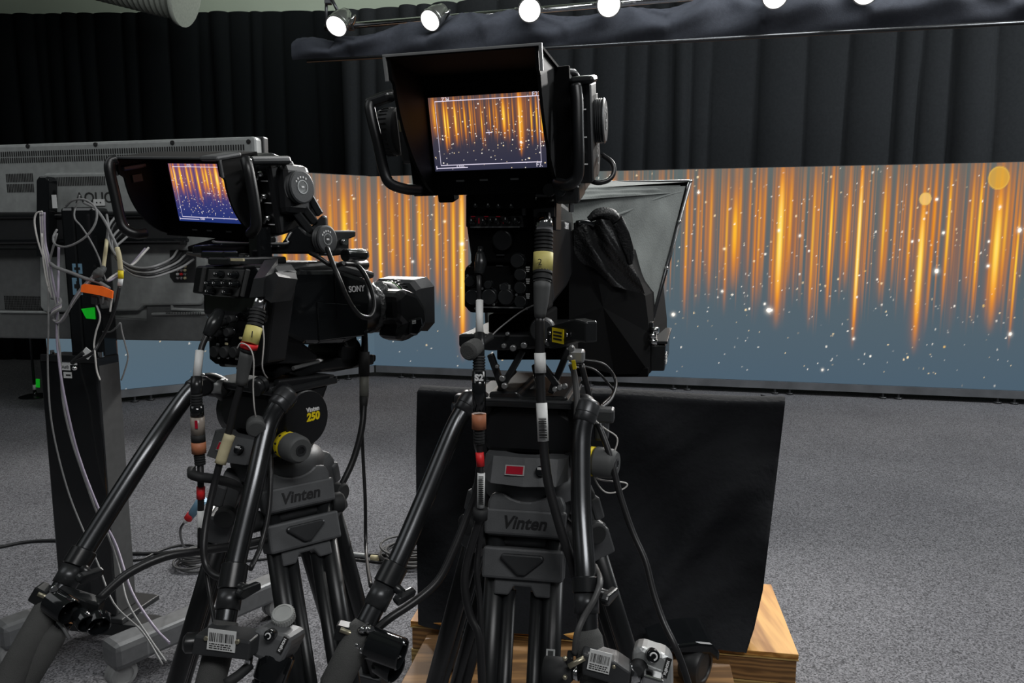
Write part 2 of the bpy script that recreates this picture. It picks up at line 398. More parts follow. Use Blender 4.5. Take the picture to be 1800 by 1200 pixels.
RS = [(cx / 2.666 + 1150, w / 2.666, k, 1 - (b - 70) / 985., 1 - (t - 70) / 985.) for cx, w, k, t, b in [
    (30, 12, .5, 60, 500), (150, 12, .7, 70, 760), (172, 8, .5, 90, 640), (203, 10, .6, 80, 700), (262, 12, .7, 70, 690), (240, 7, .5, 90, 600), (320, 10, .5, 150, 600), (338, 12, .8, 90, 740), (376, 26, 1.15, 160, 640),
    (398, 9, .7, 70, 600), (442, 9, .55, 80, 600), (470, 7, .5, 100, 700), (488, 11, .7, 100, 690), (512, 8, .6, 80, 560), (588, 28, 1.45, 70, 800), (560, 10, .6, 300, 740), (632, 14, .8, 60, 620), (610, 8, .6, 70, 640), (660, 8, .4, 200, 700),
    (742, 12, .8, 70, 800), (760, 6, .4, 100, 600), (800, 6, .4, 70, 600), (824, 11, 1.1, 80, 740), (845, 7, .5, 100, 540), (902, 15, .9, 150, 620), (880, 7, .6, 250, 680), (957, 15, 1.75, 60, 880), (985, 7, .45, 100, 700), (1010, 8, .4, 100, 640),
    (1070, 14, .9, 80, 690), (1092, 7, .4, 100, 640), (1125, 11, .6, 80, 640), (1165, 8, .45, 100, 640), (1192, 13, .8, 80, 690), (1215, 7, .5, 70, 560), (1252, 26, 1.4, 200, 900), (1275, 9, .6, 60, 600), (1305, 14, .7, 130, 560), (1330, 9, .6, 100, 570), (1372, 14, .95, 60, 720), (1400, 8, .5, 60, 600),
    (1478, 14, .8, 80, 650), (1460, 7, .5, 200, 620), (1515, 13, 1.1, 60, 760), (1498, 6, .5, 200, 600), (1545, 7, .5, 70, 500), (1606, 34, 1.35, 150, 800), (1640, 18, .8, 90, 700), (1580, 9, .6, 100, 760), (1665, 8, .5, 80, 560), (1703, 10, 1.1, 230, 860), (1690, 7, .6, 300, 700), (1728, 8, .6, 90, 600), (1790, 14, .8, 90, 700)]]
RS += [(u, w, k, b, .97) for u, w, k, b in [(690, 8, .7, .35), (703, 4, .6, .4), (716, 5, .8, .3), (738, 7, .9, .38), (752, 4, .5, .3), (768, 6, .8, .34), (783, 5, .6, .3), (797, 5, .9, .2), (812, 8, 1.5, .05), (845, 6, .6, .3), (900, 8, .8, .3), (960, 8, .8, .3), (1010, 6, .7, .3), (1040, 5, .6, .4), (1075, 6, .8, .3), (1100, 6, .7, .3), (1120, 5, .6, .5), (668, 6, 1.0, .25)]]
def stars_for(u0, u1, n, seed, known=()):
    r = random.Random(seed); out = []
    for _ in range(n):
        y = r.betavariate(1.25, 1.6)
        s = r.random(); rad = .7 + 1.3 * s ** 5
        out.append((r.uniform(u0, u1), (1 - y) * 372 if r.random() < .85 else r.uniform(0, 372), rad, r.uniform(.55, 1), 0 if r.random() < .6 else 1, rad > 1.85))
    return out + list(known)
def led_wing(name, dirv, sfun, u0, u1, step, streaks, stars, parent, seed):
    us = np.arange(u0, u1 + .1, step); ss = np.array([sfun(u) for u in us])
    nv = 206; vs = np.linspace(0, 1, nv)
    ordr = us if us[0] < us[-1] else us[::-1]
    U, V = np.meshgrid(us, vs)
    img = streak_pic(U, V, streaks, None, ((76, 95, 110), (96, 106, 105)), 1.0, seed)
    # cooler blue towards the floor
    if seed == 3:   # the two large round sparks of the picture
        for cu_, cv, ra, c_, f_ in ((1746, .935, 18.5, (240, 182, 52), .62), (1621, .849, 10.5, (250, 205, 120), .75)):
            d_ = np.hypot(U - cu_, (V - cv) * 372); m_ = np.clip(ra - d_ + .5, 0, 1) * f_
            img = img * (1 - m_[..., None]) + lin(c_) * m_[..., None]
            m_ = np.exp(-((d_ - ra + 1) / 1.0) ** 2) * .5; img = img * (1 - m_[..., None]) + lin((236, 196, 90)) * m_[..., None]
    img = add_stars(img, U, V * 372, stars)
    P = np.zeros((nv, len(us), 3)); d = np.array(dirv); k = np.array(K)
    P[..., 0] = k[0] + d[0] * ss[None, :]; P[..., 1] = k[1] + d[1] * ss[None, :]; P[..., 2] = Z0 + (Z1 - Z0) * V
    return grid_mesh(name, P, img, 'led', parent)
uK = PX((K.x, K.y, H))[0]
vw = thing('video_display', K, 'long LED video wall glowing with golden light streaks and sparks on slate blue', 'video wall')
OFF[vw.name] = Vector(K)
U1 = 1990
big = [(1187, 115, 4, 1, 0, True), (1357, 126, 6, 1, 0, True), (1650, 197, 5, 1, 0, True), (1790, 264, 4.5, 1, 0, True), (1790, 94, 4, 1, 0, True), (1641, 315, 2.8, 1, 0, True), (1225, 332, 2.8, 1, 0, True), (1603, 246, 2.4, 1, 0, True), (1740, 206, 3.2, 1, 0, True), (1368, 265, 2.6, 1, 0, True), (1349, 137, 2.4, 1, 0, True), (1738, 246, 2.4, 1, 0, True), (812, 242, 4, 1, 0, True), (1543, 50, 2.4, 1, 0, False), (1610, 50, 2.6, 1, 1, False), (1322, 128, 2, 1, 0, False), (1546, 182, 2, 1, 0, False), (1657, 260, 3, 1, 0, True), (1477, 182, 2, 1, 1, False), (1524, 196, 2, 1, 2, False), (1738, 140, 3, .7, 2, False), (1674, 70, 3, .7, 2, False)]
stR = stars_for(660, U1, 900, 11, [(a, b, r * .72, k, w, h) for a, b, r, k, w, h in big])
oR = led_wing('screen_panel', rd, sR, uK, U1, 1.6, RS, stR, vw, 3)
def bokeh():
    me = oR.data; 
    return
LS = [(u, w, k, b, .97) for u, w, k, b in [(500, 9, .9, .3), (520, 5, .6, .3), (543, 9, 1.0, .35), (560, 4, .4, .4), (582, 8, .7, .3), (592, 4, .5, .4), (606, 10, 1.0, .28), (620, 7, .7, .4), (634, 4, .5, .3), (650, 6, .7, .35), (656, 4, .9, .3), (420, 9, .9, .3), (455, 7, .8, .3), (380, 8, .7, .3), (330, 8, .9, .3), (280, 8, .7, .3), (200, 8, .8, .3), (130, 8, .7, .3)]]
led_wing('screen_panel', ld, sL, 659.5, 67, -2.2, LS, stars_for(60, 660, 230, 5)[:0], vw, 8) if False else None
usl = 67
def led_left():
    us = np.linspace(67, uK, 272); ss = np.array([sL(u) for u in us]); nv = 200; vs = np.linspace(0, 1, nv); U, V = np.meshgrid(us, vs)
    img = streak_pic(U, V, LS, None, ((80, 100, 115), (96, 106, 105)), 1.0, 8)
    img = add_stars(img, U, V * 350, stars_for(60, 660, 260, 5))
    P = np.zeros((nv, len(us), 3)); P[..., 0] = K.x + ld.x * ss; P[..., 1] = K.y + ld.y * ss; P[..., 2] = Z0 + (Z1 - Z0) * V
    grid_mesh('screen_panel', P, img, 'led', vw)
led_left()
# kick rail, cabinet backs, levelling feet
def rail(dirv, nrm, s0, s1, m0):
    mb = MB(); a, b = K + dirv * s0, K + dirv * s1
    for z0, z1, d, m in ((.055, Z0 - .002, 0.0, 'tvdark'),):
        vs = [a + nrm * .02, b + nrm * .02, b - nrm * .05, a - nrm * .05]
        pts = [Vector((v.x, v.y, z)) for z in (z0, z1) for v in vs]
        mb.add(pts, [(0, 1, 2, 3), (4, 7, 6, 5), (0, 4, 5, 1), (1, 5, 6, 2), (2, 6, 7, 3), (3, 7, 4, 0)], 'railmetal')
    mb.build('base_rail', vw)
    bk = MB(); vs = [a - nrm * .006, b - nrm * .006, b - nrm * .1, a - nrm * .1]
    pts = [Vector((v.x, v.y, z)) for z in (Z0, Z1 + .006) for v in vs]
    bk.add(pts, [(0, 1, 2, 3), (4, 7, 6, 5), (0, 4, 5, 1), (1, 5, 6, 2), (2, 6, 7, 3), (3, 7, 4, 0)], 'tvdark'); bk.build('cabinet_back', vw)
    s = s0 + .3
    while s < s1:
        for ds in (0, .14):
            p = K + dirv * (s + ds) + nrm * .0
            f = MB(); f.cyl((p.x, p.y, 0), (p.x, p.y, .018), .035, 'dmetal', seg=12); f.cyl((p.x, p.y, .018), (p.x, p.y, .06), .012, "dmetal", seg=8); f.build('levelling_foot', vw)
        s += 1.0
M['railmetal'] = mat('rail_metal', (.20, .21, .225, 1), .4, metal=.5, var=.5, scale=5)
rail(rd, rn, 0.02, sR(U1), 0); rail(ld, ln, 0.02, sL(67), 0)

# --- black drapes
def drape(name, poly, z0, z1, seed, label, wl=.30, amp=.15, mk='velvet'):
    rnd = random.Random(seed); pts = []
    L = [0]
    for a, b in zip(poly, poly[1:]): L.append(L[-1] + (b - a).length)
    s = 0; ph = []; S = L[-1]; n = int(S / .022)
    ks = np.linspace(0, S, n)
    ctr = [0]; 
    while ctr[-1] < S + 1: ctr.append(ctr[-1] + wl * rnd.uniform(.55, 1.7))
    am = [rnd.uniform(.4, 1.25) for _ in ctr]; tilt = [rnd.uniform(-.10, .10) for _ in ctr]
    ctr = np.array(ctr); am = np.array(am); tl = np.array(tilt)
    nz = 15; vs = []
    for j in range(nz):
        t = j / (nz - 1); z = z0 + (z1 - z0) * t
        kk = np.clip(ks + np.interp(ks, ctr, tl) * (1 - t), 0, S)
        i = np.searchsorted(ctr, kk, 'right') - 1; i = np.clip(i, 0, len(ctr) - 2)
        f = (kk - ctr[i]) / (ctr[i + 1] - ctr[i])
        off = amp * am[i] * np.clip(np.sin(np.pi * f), 0, 1) ** .45 * (1 - .35 * t)
        for q in range(n):
            s_ = ks[q]; e = min(max(np.searchsorted(L, s_, 'right') - 1, 0), len(poly) - 2)
            d = (poly[e + 1] - poly[e]).normalized(); p = poly[e] + d * (s_ - L[e]); nn = Vector((d.y, -d.x, 0)); nn = -nn if nn.y > 0 else nn
            p = p + nn * float(off[q]); vs.append((p.x, p.y, z))
    fs = [(j * n + q, j * n + q + 1, (j + 1) * n + q + 1, (j + 1) * n + q) for j in range(nz - 1) for q in range(n - 1)]
    mb = MB(); mb.add(vs, fs, mk, None, True); o = mb.build(name); return tag(o, label, 'curtain', None)
k2 = Vector((K.x - .15, K.y + .9, 0))
pR = [k2 - rd * .35, k2 + rd * 9.5]
lend = K + ld * sL(67)
pL = [Vector((-8.9, 4.0, 0)), Vector((-8.75, 8.3, 0)), Vector((-6.8, 9.6, 0)), k2 - rn * .3 + rd * .25]
drape('stage_curtain', pR, .01, W(900, 18, 9.2).z, 4, 'long black pleated stage curtain hanging behind the golden video wall')
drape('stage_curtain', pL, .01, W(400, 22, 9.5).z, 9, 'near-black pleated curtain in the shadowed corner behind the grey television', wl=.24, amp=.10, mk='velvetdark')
# painted bulkhead the drapes hang from
bh = MB(); zt = 5.8
bh.add([(-11.5, 10.3, 4.2), (9, 10.3, 4.2), (9, 10.3, zt), (-11.5, 10.3, zt)], [(0, 1, 2, 3)], 'wallpaint'); struct(bh.build('wall_front'))

# --- flexible duct at the ceiling
d0, d1 = W(60, -60, 8.6), W(322, 6, 8.6)
mb = MB(); L = (d1 - d0).length; pr = []
n = 26
for i in range(n):
    t = i / n * L; pr += [(t, .30), (t + L / n * .5, .30 + .012)]
pr += [(L, .31), (L, .36), (L + .05, .36)]
mb.lathe(pr, d0 + Vector((0, 0, .12)), d1 - d0, 'duct', seg=28)
tag(mb.build('air_duct'), 'pale ribbed flexible air duct running under the ceiling in the corner', 'duct')

# --- lighting pipe, border cloth, lamps
PA, PB = W(560, 50, 6.1), W(1900, -62, 4.9)
def pole(px, dz=0):
    # point on the pipe whose picture column is px
    lo, hi = -1.0, 2.0
    for _ in range(40):
        m_ = (lo + hi) / 2; q = PA.lerp(PB, m_)
        if PX(q)[0] < px: lo = m_
        else: hi = m_
    return PA.lerp(PB, lo) + Vector((0, 0, dz))
mb = MB(); mb.cyl(pole(572), PB, .024, 'chrome', seg=14); tag(mb.build('lighting_pipe'), 'polished steel lighting pipe above the black border cloth', 'pipe')
pd = (PB - PA).normalized(); pn = Vector((pd.y, -pd.x, 0)).normalized()
def border():
    s0, s1 = pole(530), PB; n = 230; nz = 22; vs = []; r = np.random.RandomState(4)
    L = (s1 - s0).length; pins = [.10, .9, 1.35, 1.75, 2.55, 3.15, 3.75, 4.5, 5.4, 6.2]
    for j in range(nz):
        t = j / (nz - 1)
        for i in range(n):
            s = L * i / (n - 1); p = s0 + pd * s
            px = PX(p)[0]
            bot = W(px, np.interp(px, [527, 690, 950, 1200, 1470, 1800, 1950], [105, 98, 83, 71, 51, 38, 30]), p.y + pn.y * .17).z
            top = p.z - .03 - .03 * math.sin(s * 3.1) - (.05 if s < .35 else 0)
            dp = min(abs(s - q) for q in pins); near = min(pins, key=lambda q: abs(s - q))
            top += .05 * math.exp(-(dp / .2) ** 2) - .05 + .02
            z = top + (bot - top) * t
            ang = (s - near) / (t * .9 + .12)
            fold = .05 * math.sin(ang * 9 + near * 7) * math.exp(-abs(ang) * .35) * (.25 + t * .9) * (1 - .6 * t)
            swag = .045 * math.sin(s * 7 + 3 * t * 2.2 + near) * t * (1 - t) * 2
            belly = .10 * math.sin(math.pi * min(1, t * 1.0)) + .13 * t
            q = p + pn * (fold + swag + belly + .03); vs.append((q.x, q.y, z))
    fs = [(j * n + i, (j + 1) * n + i, (j + 1) * n + i + 1, j * n + i + 1) for j in range(nz - 1) for i in range(n - 1)]
    m2 = MB(); m2.add(vs, fs, 'border', None, True)
    return tag(m2.build('border_cloth'), 'black cloth border swagged along under the row of lamps', 'cloth')
border()
mb = MB()
q0, q1 = W(540, 107, 5.88), W(1900, 34, 4.66)
mb.cyl(q0, q1, .014, 'bar', seg=10); tag(mb.build('bottom_pipe'), 'thin dark pipe weighting the bottom hem of the border cloth', 'pipe')
LAMPS = [(592, 45, 5.75, (-.25, -.75, -.72), .086, 'round lamp at the far left end of the pipe, tilted steeply down'),
         (757, 35, 5.6, (-.42, -.72, -.62), .082, 'second lamp from the left end of the pipe, turned down to the left'),
         (931, 18, 5.35, (-.02, -.93, -.36), .084, 'lamp right above the tall viewfinder, glowing face turned to the room'),
         (1070, 8, 5.2, (-.06, -.93, -.36), .086, 'fourth lamp from the left end, face on, just right of the tall viewfinder'),
         (1362, -8, 4.95, (-.12, -.9, -.42), .086, 'lamp cut by the top edge, second from the right end'),
         (1521, -16, 4.8, (-.2, -.9, -.4), .086, 'lamp barely peeking below the top edge, last of the row on the right')]
M['lampshell'] = mat('lamp_shell', (.5, .5, .49, 1), .22, metal=.95)
for (px, py, Y, d, r, lab) in LAMPS:
    c = W(px, py, Y); d = Vector(d).normalized(); r = r * .92
    t = thing('stage_lamp', c, 'polished ' + lab, 'lamp', None)
    b = MB(); b.lathe([(-.20, .028), (-.185, .045), (-.15, r * .68), (-.10, r * .93), (-.03, r), (.0, r)], c, d, 'lampshell', seg=32); b.build('lamp_housing', t)
    b = MB(); b.lathe([(-.012, r * 1.05), (.012, r * 1.05), (.012, r * .96), (.004, r * .96)], c, d, 'lampshell', seg=32); b.build('rim_ring', t)
    b = MB(); b.lathe([(.0, r * .95), (.006, r * .93), (.012, r * .6), (.014, 0.001)], c, d, 'lens', seg=32); b.build('lens', t, label='glowing white lens')
    pp = pole(px + (26 if px < 800 else 8)); side = d.cross(Vector((0, 0, 1))).normalized(); cc = c - d * .07
    b = MB(); b.tube([cc + side * (r + .012), cc + side * (r + .02) - d * .06, pp.lerp(cc, .35) + side * .05, pp + pn * .03, pp.lerp(cc, .35) - side * .05, cc - side * (r + .02) - d * .06, cc - side * (r + .012)], .009, 'lampshell', seg=6, sub=4); b.build('yoke', t)
    b = MB(); b.lathe([(-.025, .036), (.025, .036)], pp, pd, 'dmetal', seg=12); b.box((0, 0, 0), (.03, .05, .05), 'dmetal', Matrix.Translation(pp + pn * .03), .004); b.build('clamp', t)
# bracket arm standing above the far left lamp
mb = MB(); a = W(592, 40, 5.95); mb.tube([W(573, 46, 6.0), W(574, -10, 6.0)], .012, 'dmetal', sub=1); mb.tube([W(596, 24, 5.92), W(580, -8, 5.95)], .012, 'dmetal', sub=1); mb.box((0, 0, 0), (.05, .05, .05), 'dmetal', Fw(W(577, 2, 5.98)), .006)
tag(mb.build('hanging_bracket'), 'dark bracket arms rising above the far left lamp', 'bracket')

# --- small floor stand behind the television
t = thing('floor_stand', G(62, 696), 'thin black stand with round foot, green tape near its base, behind the column', 'stand')
g = G(62, 697); b = MB(); b.lathe([(0, .14), (.008, .14), (.02, .10), (.03, .02), (.05, .016)], g, (0, 0, 1), 'bar', seg=28); b.build('base', t)
b = MB(); b.cyl(g + V3(0, 0, .05), g + V3(0, 0, 1.2), .013, 'bar', seg=10); b.build('pole', t)
b = MB(); b.cyl(g + V3(0, 0, .07), g + V3(0, 0, .12), .016, 'white', seg=10); b.build('tape_band', t, label='white tape band')
b = MB(); b.box((0, 0, 0), (.035, .012, .085), 'green', Fw(g + V3(.05, -.02, .14), 0, 0, 4), .002); b.build('tape_flag', t, label='green tape flag')
# ============================================================ helpers on planes
def onp(Fm, px, py, y=0.0):
    d = Fm.inverted().to_3x3() @ ray(px, py); o = Fm.inverted() @ V3(0, 0, H); p = o + d * ((y - o.y) / d.y); return p
def onx(Fm, px, py, x=0.0):
    d = Fm.inverted().to_3x3() @ ray(px, py); o = Fm.inverted() @ V3(0, 0, H); return o + d * ((x - o.x) / d.x)
def onz(Fm, px, py, z=0.0):
    d = Fm.inverted().to_3x3() @ ray(px, py); o = Fm.inverted() @ V3(0, 0, H); return o + d * ((z - o.z) / d.z)
def xz(Fm, pts, y=0.0): return [(p.x, p.z) for p in (onp(Fm, a, b, y) for a, b in pts)]
def yz(Fm, pts, x=0.0): return [(p.y, p.z) for p in (onx(Fm, a, b, x) for a, b in pts)]
def rbox(mb, T, x0, x1, y0, y1, z0, z1, m, bev=.003): mb.box(((x0 + x1) / 2, (y0 + y1) / 2, (z0 + z1) / 2), (abs(x1 - x0), abs(y1 - y0), abs(z1 - z0)), m, T, bev)
def loft(mb, rings, m, T=None, caps=(True, True), smooth=False):
    n = len(rings[0]); vs = [p for r in rings for p in r]; fs = []
    for i in range(len(rings) - 1):
        for k in range(n): fs.append((i * n + k, i * n + (k + 1) % n, (i + 1) * n + (k + 1) % n, (i + 1) * n + k))
    if caps[0]: fs.append(list(range(n))[::-1])
    if caps[1]: fs.append([(len(rings) - 1) * n + k for k in range(n)])
    mb.add(vs, fs, m, T, smooth)
def rrect(w, h, c, n=3):
    out = []
    for cx, cy, a0 in ((w / 2 - c, h / 2 - c, 0), (-w / 2 + c, h / 2 - c, 90), (-w / 2 + c, -h / 2 + c, 180), (w / 2 - c, -h / 2 + c, 270)):
        for k in range(n + 1): a = R(a0 + 90 * k / n); out.append((cx + c * math.cos(a), cy + c * math.sin(a)))
    return out
EX, EY, EZ = V3(1, 0, 0), V3(0, 1, 0), V3(0, 0, 1)

# ============================================================ television and its stand
TVF = F(140, 420, 2.86, 12)
root = thing('television', TVF.to_translation() - V3(0, 0, .42), 'large grey flat television seen from behind, with vents and ports, on the black column', 'television')
p0, p1 = onp(TVF, 447, 239), onp(TVF, 440, 601); zt, zb, xr = p0.z, p1.z, p0.x
xl = -xr + .02
b = MB(); rbox(b, TVF, xl, xr, .0, .055, zb, zt, 'tvgrey', .012); b.build('back_shell', root)
b = MB(); rbox(b, TVF, xl - .006, xr + .006, .05, .085, zb - .006, zt + .006, 'tvdark', .006); b.build('front_bezel', root)
def zz(py, px=150): return onp(TVF, px, py).z
def xx(px, py=400): return onp(TVF, px, py).x
# raised middle housing
b = MB(); A = [(78, 318), (88, 305), (360, 301), (372, 318), (372, 520), (360, 535), (260, 536), (250, 545), (88, 548), (80, 538)]
b.prism(xz(TVF, A), -.028, .004, 'tvgrey', TVF, .008); b.build('rear_housing', root)
b = MB(); b.prism(xz(TVF, [(-175, 552), (82, 549), (262, 560), (262, 534), (270, 528), (438, 524), (438, 600), (-175, 590)]), -.016, .004, 'tvmid', TVF, .005); b.build('lower_cover', root)
b = MB(); b.prism(xz(TVF, [(-175, 438), (76, 438), (76, 546), (-175, 544)]), -.008, .004, 'tvmid', TVF, .003); b.build('side_cover', root)
# ridges on the lower right of the back
b = MB()
for a, c in (((205, 531), (272, 529)), ((300, 497), (366, 499)), ((268, 552), (370, 550)), ((302, 543), (372, 546)), ((0, 548), (84, 549))):
    q0, q1 = onp(TVF, *a, -.018), onp(TVF, *c, -.018); b.cyl(q0, q1, .006, 'tvgrey', T=TVF, seg=8)
q0, q1 = onp(TVF, 301, 500, -.018), onp(TVF, 303, 542, -.018); b.cyl(q0, q1, .006, 'tvgrey', T=TVF, seg=8)
b.build('moulded_ridge', root)
def vents(name, x0, y0, x1, y1, cols, rows, dy=-.0015, zr=None):
    m = MB(); a, c = onp(TVF, x0, y0), onp(TVF, x1, y1)
    if zr: a.z, c.z = onp(TVF, 0, zr[0]).z, onp(TVF, 0, zr[1]).z
    w = (c.x - a.x) / cols; h = (c.z - a.z) / rows
    for i in range(cols):
        for j in range(rows): m.quad((a.x + w * (i + .5), dy, a.z + h * (j + .5)), EX, EZ, abs(w) * .42, abs(h) * .82, 'slot', TVF, .0008)
    m.build(name, root)
vents('top_vent', -165, 268, 432, 290, 150, 2, zr=(266, 288))
vents('corner_vent', 10, 304, 61, 339, 17, 2)
vents('housing_vent', 105, 311, 196, 328, 30, 1, -.0295)
vents('lower_vent', 10, 519, 82, 545, 26, 6, -.0095)
vents('lower_vent', 300, 546, 362, 552, 22, 2, -.0295)
for (px, py) in ((49, 257), (168, 254), (303, 251), (437, 249), (-120, 260), (60, 504), (400, 470)):
    m = MB(); q = onp(TVF, px, py); m.lathe([(-.003, .008), (.002, .009)], q, (0, 1, 0), 'slot', TVF, 12); m.lathe([(-.0045, .003), (-.003, .004)], q, (0, 1, 0), 'dmetal', TVF, 8); m.build('screw', root)
m = MB(); q = onp(TVF, 172, 348, -.029); m.text('AQUOS', (q.x, -.0295, q.z), EX, EZ, .056, 'greyink', T=TVF, ext=.001); m.build('brand_lettering', root)
m = MB(); q = onp(TVF, 175, 356, -.03); rbox(m, TVF, q.x - .024, q.x + .024, -.034, -.029, q.z - .012, q.z + .012, 'white', .001)
for dx in (-.008, .008): m.lathe([(-.001, .003), (0, .003)], (q.x + dx, -.0345, q.z), (0, 1, 0), 'ink', TVF, 8)
m.build('label_plate', root, label='small white label plate')
for r_ in range(4):
    for c_ in range(3):
        q = onp(TVF, 313.5 + c_ * 6.5, 468 + r_ * 6.8, -.03); m = MB(); m.lathe([(-.008, .0045), (.004, .006)], q, (0, 1, 0), ('chrome', 'chrome', 'cream')[c_] if r_ != 2 else ('white', 'red', 'chrome')[c_], TVF, 10); m.build('port', root)
m = MB(); m.prism(xz(TVF, [(299, 440), (345, 440), (345, 496), (306, 496), (299, 486)], -.029), -.032, -.028, 'tvdark', TVF, .002); m.build('port_panel', root)
m = MB(); m.prism(xz(TVF, [(-150, 374), (104, 373), (330, 371), (330, 430), (104, 433), (-150, 436)], -.03), -.075, -.03, 'tvdark', TVF, .004)
for py in (380, 424):
    q0, q1 = onp(TVF, -150, py + 2, -.08), onp(TVF, 330, py - 2, -.08); m.cyl(q0, q1, .008, 'gloss', T=TVF, seg=8)
m.build('mount_rail', root)
for px in (88,):
    m = MB(); m.prism(xz(TVF, [(px - 9, 318), (px - 4, 311), (px + 7, 311), (px + 12, 318), (px + 12, 452), (px - 9, 452)], -.075), -.115, -.07, 'gloss', TVF, .005)
    q = onp(TVF, px + 8, 354, -.115); m.quad((q.x, -.1158, q.z), EX, EZ, .02, .048, 'white', TVF); m.build('mount_arm', root)

# stand
SF = F(142, 700, 2.62, 13)
st = thing('television_stand', V3(SF.to_translation().x, SF.to_translation().y + .1, 0), 'black wheeled stand column carrying the grey television, on splayed grey legs', 'stand')
b = MB(); q = [onp(SF, 104, 364), onp(SF, 180, 615)]
rbox(b, SF, q[0].x, q[1].x, 0, .08, q[1].z - .05, q[0].z, 'gloss', .012)
qq = onp(SF, 142, 500); rbox(b, SF, qq.x - .012, qq.x - .004, -.004, 0, q[1].z, q[0].z, 'satin', .001); b.build('upper_column', st)
b = MB(); q2 = [onp(SF, 85, 622), onp(SF, 181, 622), onp(SF, 150, 1092)]
zl = .13 - SF.to_translation().z
rbox(b, SF, q2[0].x, q2[1].x + .006, -.04, .07, zl, q2[0].z, 'gloss', .006)
b.build('lower_column', st)
b = MB(); rbox(b, SF, q2[1].x + .004, q2[1].x + .0075, -.03, .065, zl + .02, q2[0].z - .03, 'panel', .001); b.build('side_plate', st, label='dull grey side plate')
b = MB(); rbox(b, SF, q2[0].x + .01, q2[1].x + .005, -.046, -.038, q2[0].z - .018, q2[0].z + .006, 'satin', .002)
for px in (172, 184, 100): s_ = onp(SF, px, 614); b.lathe([(-.01, .008), (.008, .008)], (s_.x, -.02, q2[0].z + .01), (0, 0, 1), 'chrome', SF, 8)
b.build('collar', st)
m = MB()
for (px, py, w, h, tx) in ((122, 633, .062, .032, ''), (115, 645, .04, .022, 'A#B'), (119, 659, .034, .022, '')):
    p = onp(SF, px, py, -.0415); m.quad((p.x, -.0415, p.z), EX, EZ, w, h, 'white', SF)
    if tx: m.text(tx, (p.x, -.0425, p.z), EX, EZ, .016, 'ink', T=SF, ext=.0002)
    else: m.quad((p.x + w * .1, -.0423, p.z), EX, EZ, w * .6, h * .25, 'greyink', SF, .0002)
m.build('asset_label', st, label='white stickers near its top')
m = MB()
for py, h in ((472, .035), (503, .06)):
    p = onp(SF, 136, py, -.001); m.quad((p.x, -.001, p.z), EX, EZ, .04, h, 'blue', SF); m.quad((p.x, -.002, p.z), EX, EZ, .024, h * .25, 'ink', SF, .0003); m.quad((p.x, -.002, p.z), EX, EZ, .006, h * .6, 'ink', SF, .0003)
m.build('inspection_sticker', st, label='pale blue stickers on the column')
# legs with casters
def beam(mb, a, c, w, h, m, bev=.006):
    a, c = Vector(a), Vector(c); d = (c - a); L = d.length; d.normalize(); s = d.cross(EZ).normalized(); u = s.cross(d)
    T = Matrix((s, d, u)).transposed().to_4x4(); T.translation = (a + c) / 2; mb.box((0, 0, 0), (w, L, h), m, T, bev)
zA = .125
r0, r1 = G(205, 1146, zA), G(500, 1022, zA); l0 = G(12, 1112, zA); l1 = l0 + (r1 - r0) * .62
for (a, c) in ((r0, r1), (l0, l1)):
    b = MB(); beam(b, a, c, .1, .085, 'legmetal', .014); leg = b.build('leg', st)
    d = (c - a).normalized()
    e = MB(); beam(e, a - d * .03, a + d * .1, .108, .094, 'legmetal', .022); e.build('end_cap', leg)
    for p in (a + d * .03, c - d * .03):
        s = d.cross(EZ).normalized(); wd = (s * .35 + d * -.94).normalized(); wd = s
        p = Vector((p.x, p.y, .047)); w_ = MB()
        w_.lathe([(-.028, .03), (-.026, .042), (-.02, .047), (-.004, .047), (-.002, .043), (.002, .043), (.004, .047), (.02, .047), (.026, .042), (.028, .03), (.024, .028), (.022, .01)], p - d * .02, wd, 'wheel', seg=28)
        w_.build('caster', leg)
b = MB(); cA, cB = l0.lerp(l1, .55), r0.lerp(r1, .5); n_ = (r1 - r0).normalized()
beam(b, V3(cA.x, cA.y, .10) - n_ * .03, V3(cB.x, cB.y, .10) - n_ * .10, .09, .05, 'tvdark', .004)
c0 = SF.to_translation(); b.box((0, .065, .0), (.30, .20, .02), 'tvdark', Fw(V3(c0.x, c0.y - .02, .135), 13), .004)
b.build('base_plate', st)

# cables hanging on the television stand (path points are picture columns/rows at the stand's depth)
def cab(name, pts, r, m, label, cat='cable', group=None, seg=8, sub=5, extra=None):
    mb = MB(); mb.tube([W(*p) for p in pts], r, m, seg=seg, sub=sub)
    if extra: extra(mb)
    return tag(mb.build(name), label, cat, group)
def X(cx, cy, Y=2.5): return (50 + cx / 4.286, 340 + cy / 4.286, Y)
cab('loop_cable', [X(285, 95), X(330, 55, 2.47), X(420, 45, 2.45), X(500, 100, 2.45), X(515, 180, 2.44), X(480, 270, 2.43), X(400, 350, 2.42), X(290, 400, 2.42), X(205, 385, 2.44), X(187, 330, 2.5), X(215, 270, 2.52)], .0036, 'cablegrey', 'grey cable making one wide loop around the top of the column')
cab('thin_cable', [X(385, 10), X(375, 60), X(350, 120), X(350, 190, 2.46), X(400, 250, 2.46), X(470, 360, 2.46), X(530, 480, 2.45), X(560, 590, 2.45), X(585, 660, 2.45)], .0028, 'cablegrey', 'thin grey cable zigzagging down the front of the column')
cab('thick_cable', [X(420, 70, 2.5), X(500, 110, 2.48), X(570, 200, 2.46), X(625, 310, 2.45), X(670, 410, 2.44), X(690, 500, 2.43)], .0046, 'cablegrey', 'grey cable sweeping from the column top down to the yellow-ringed sleeve')
def sleeve(px):
    pass
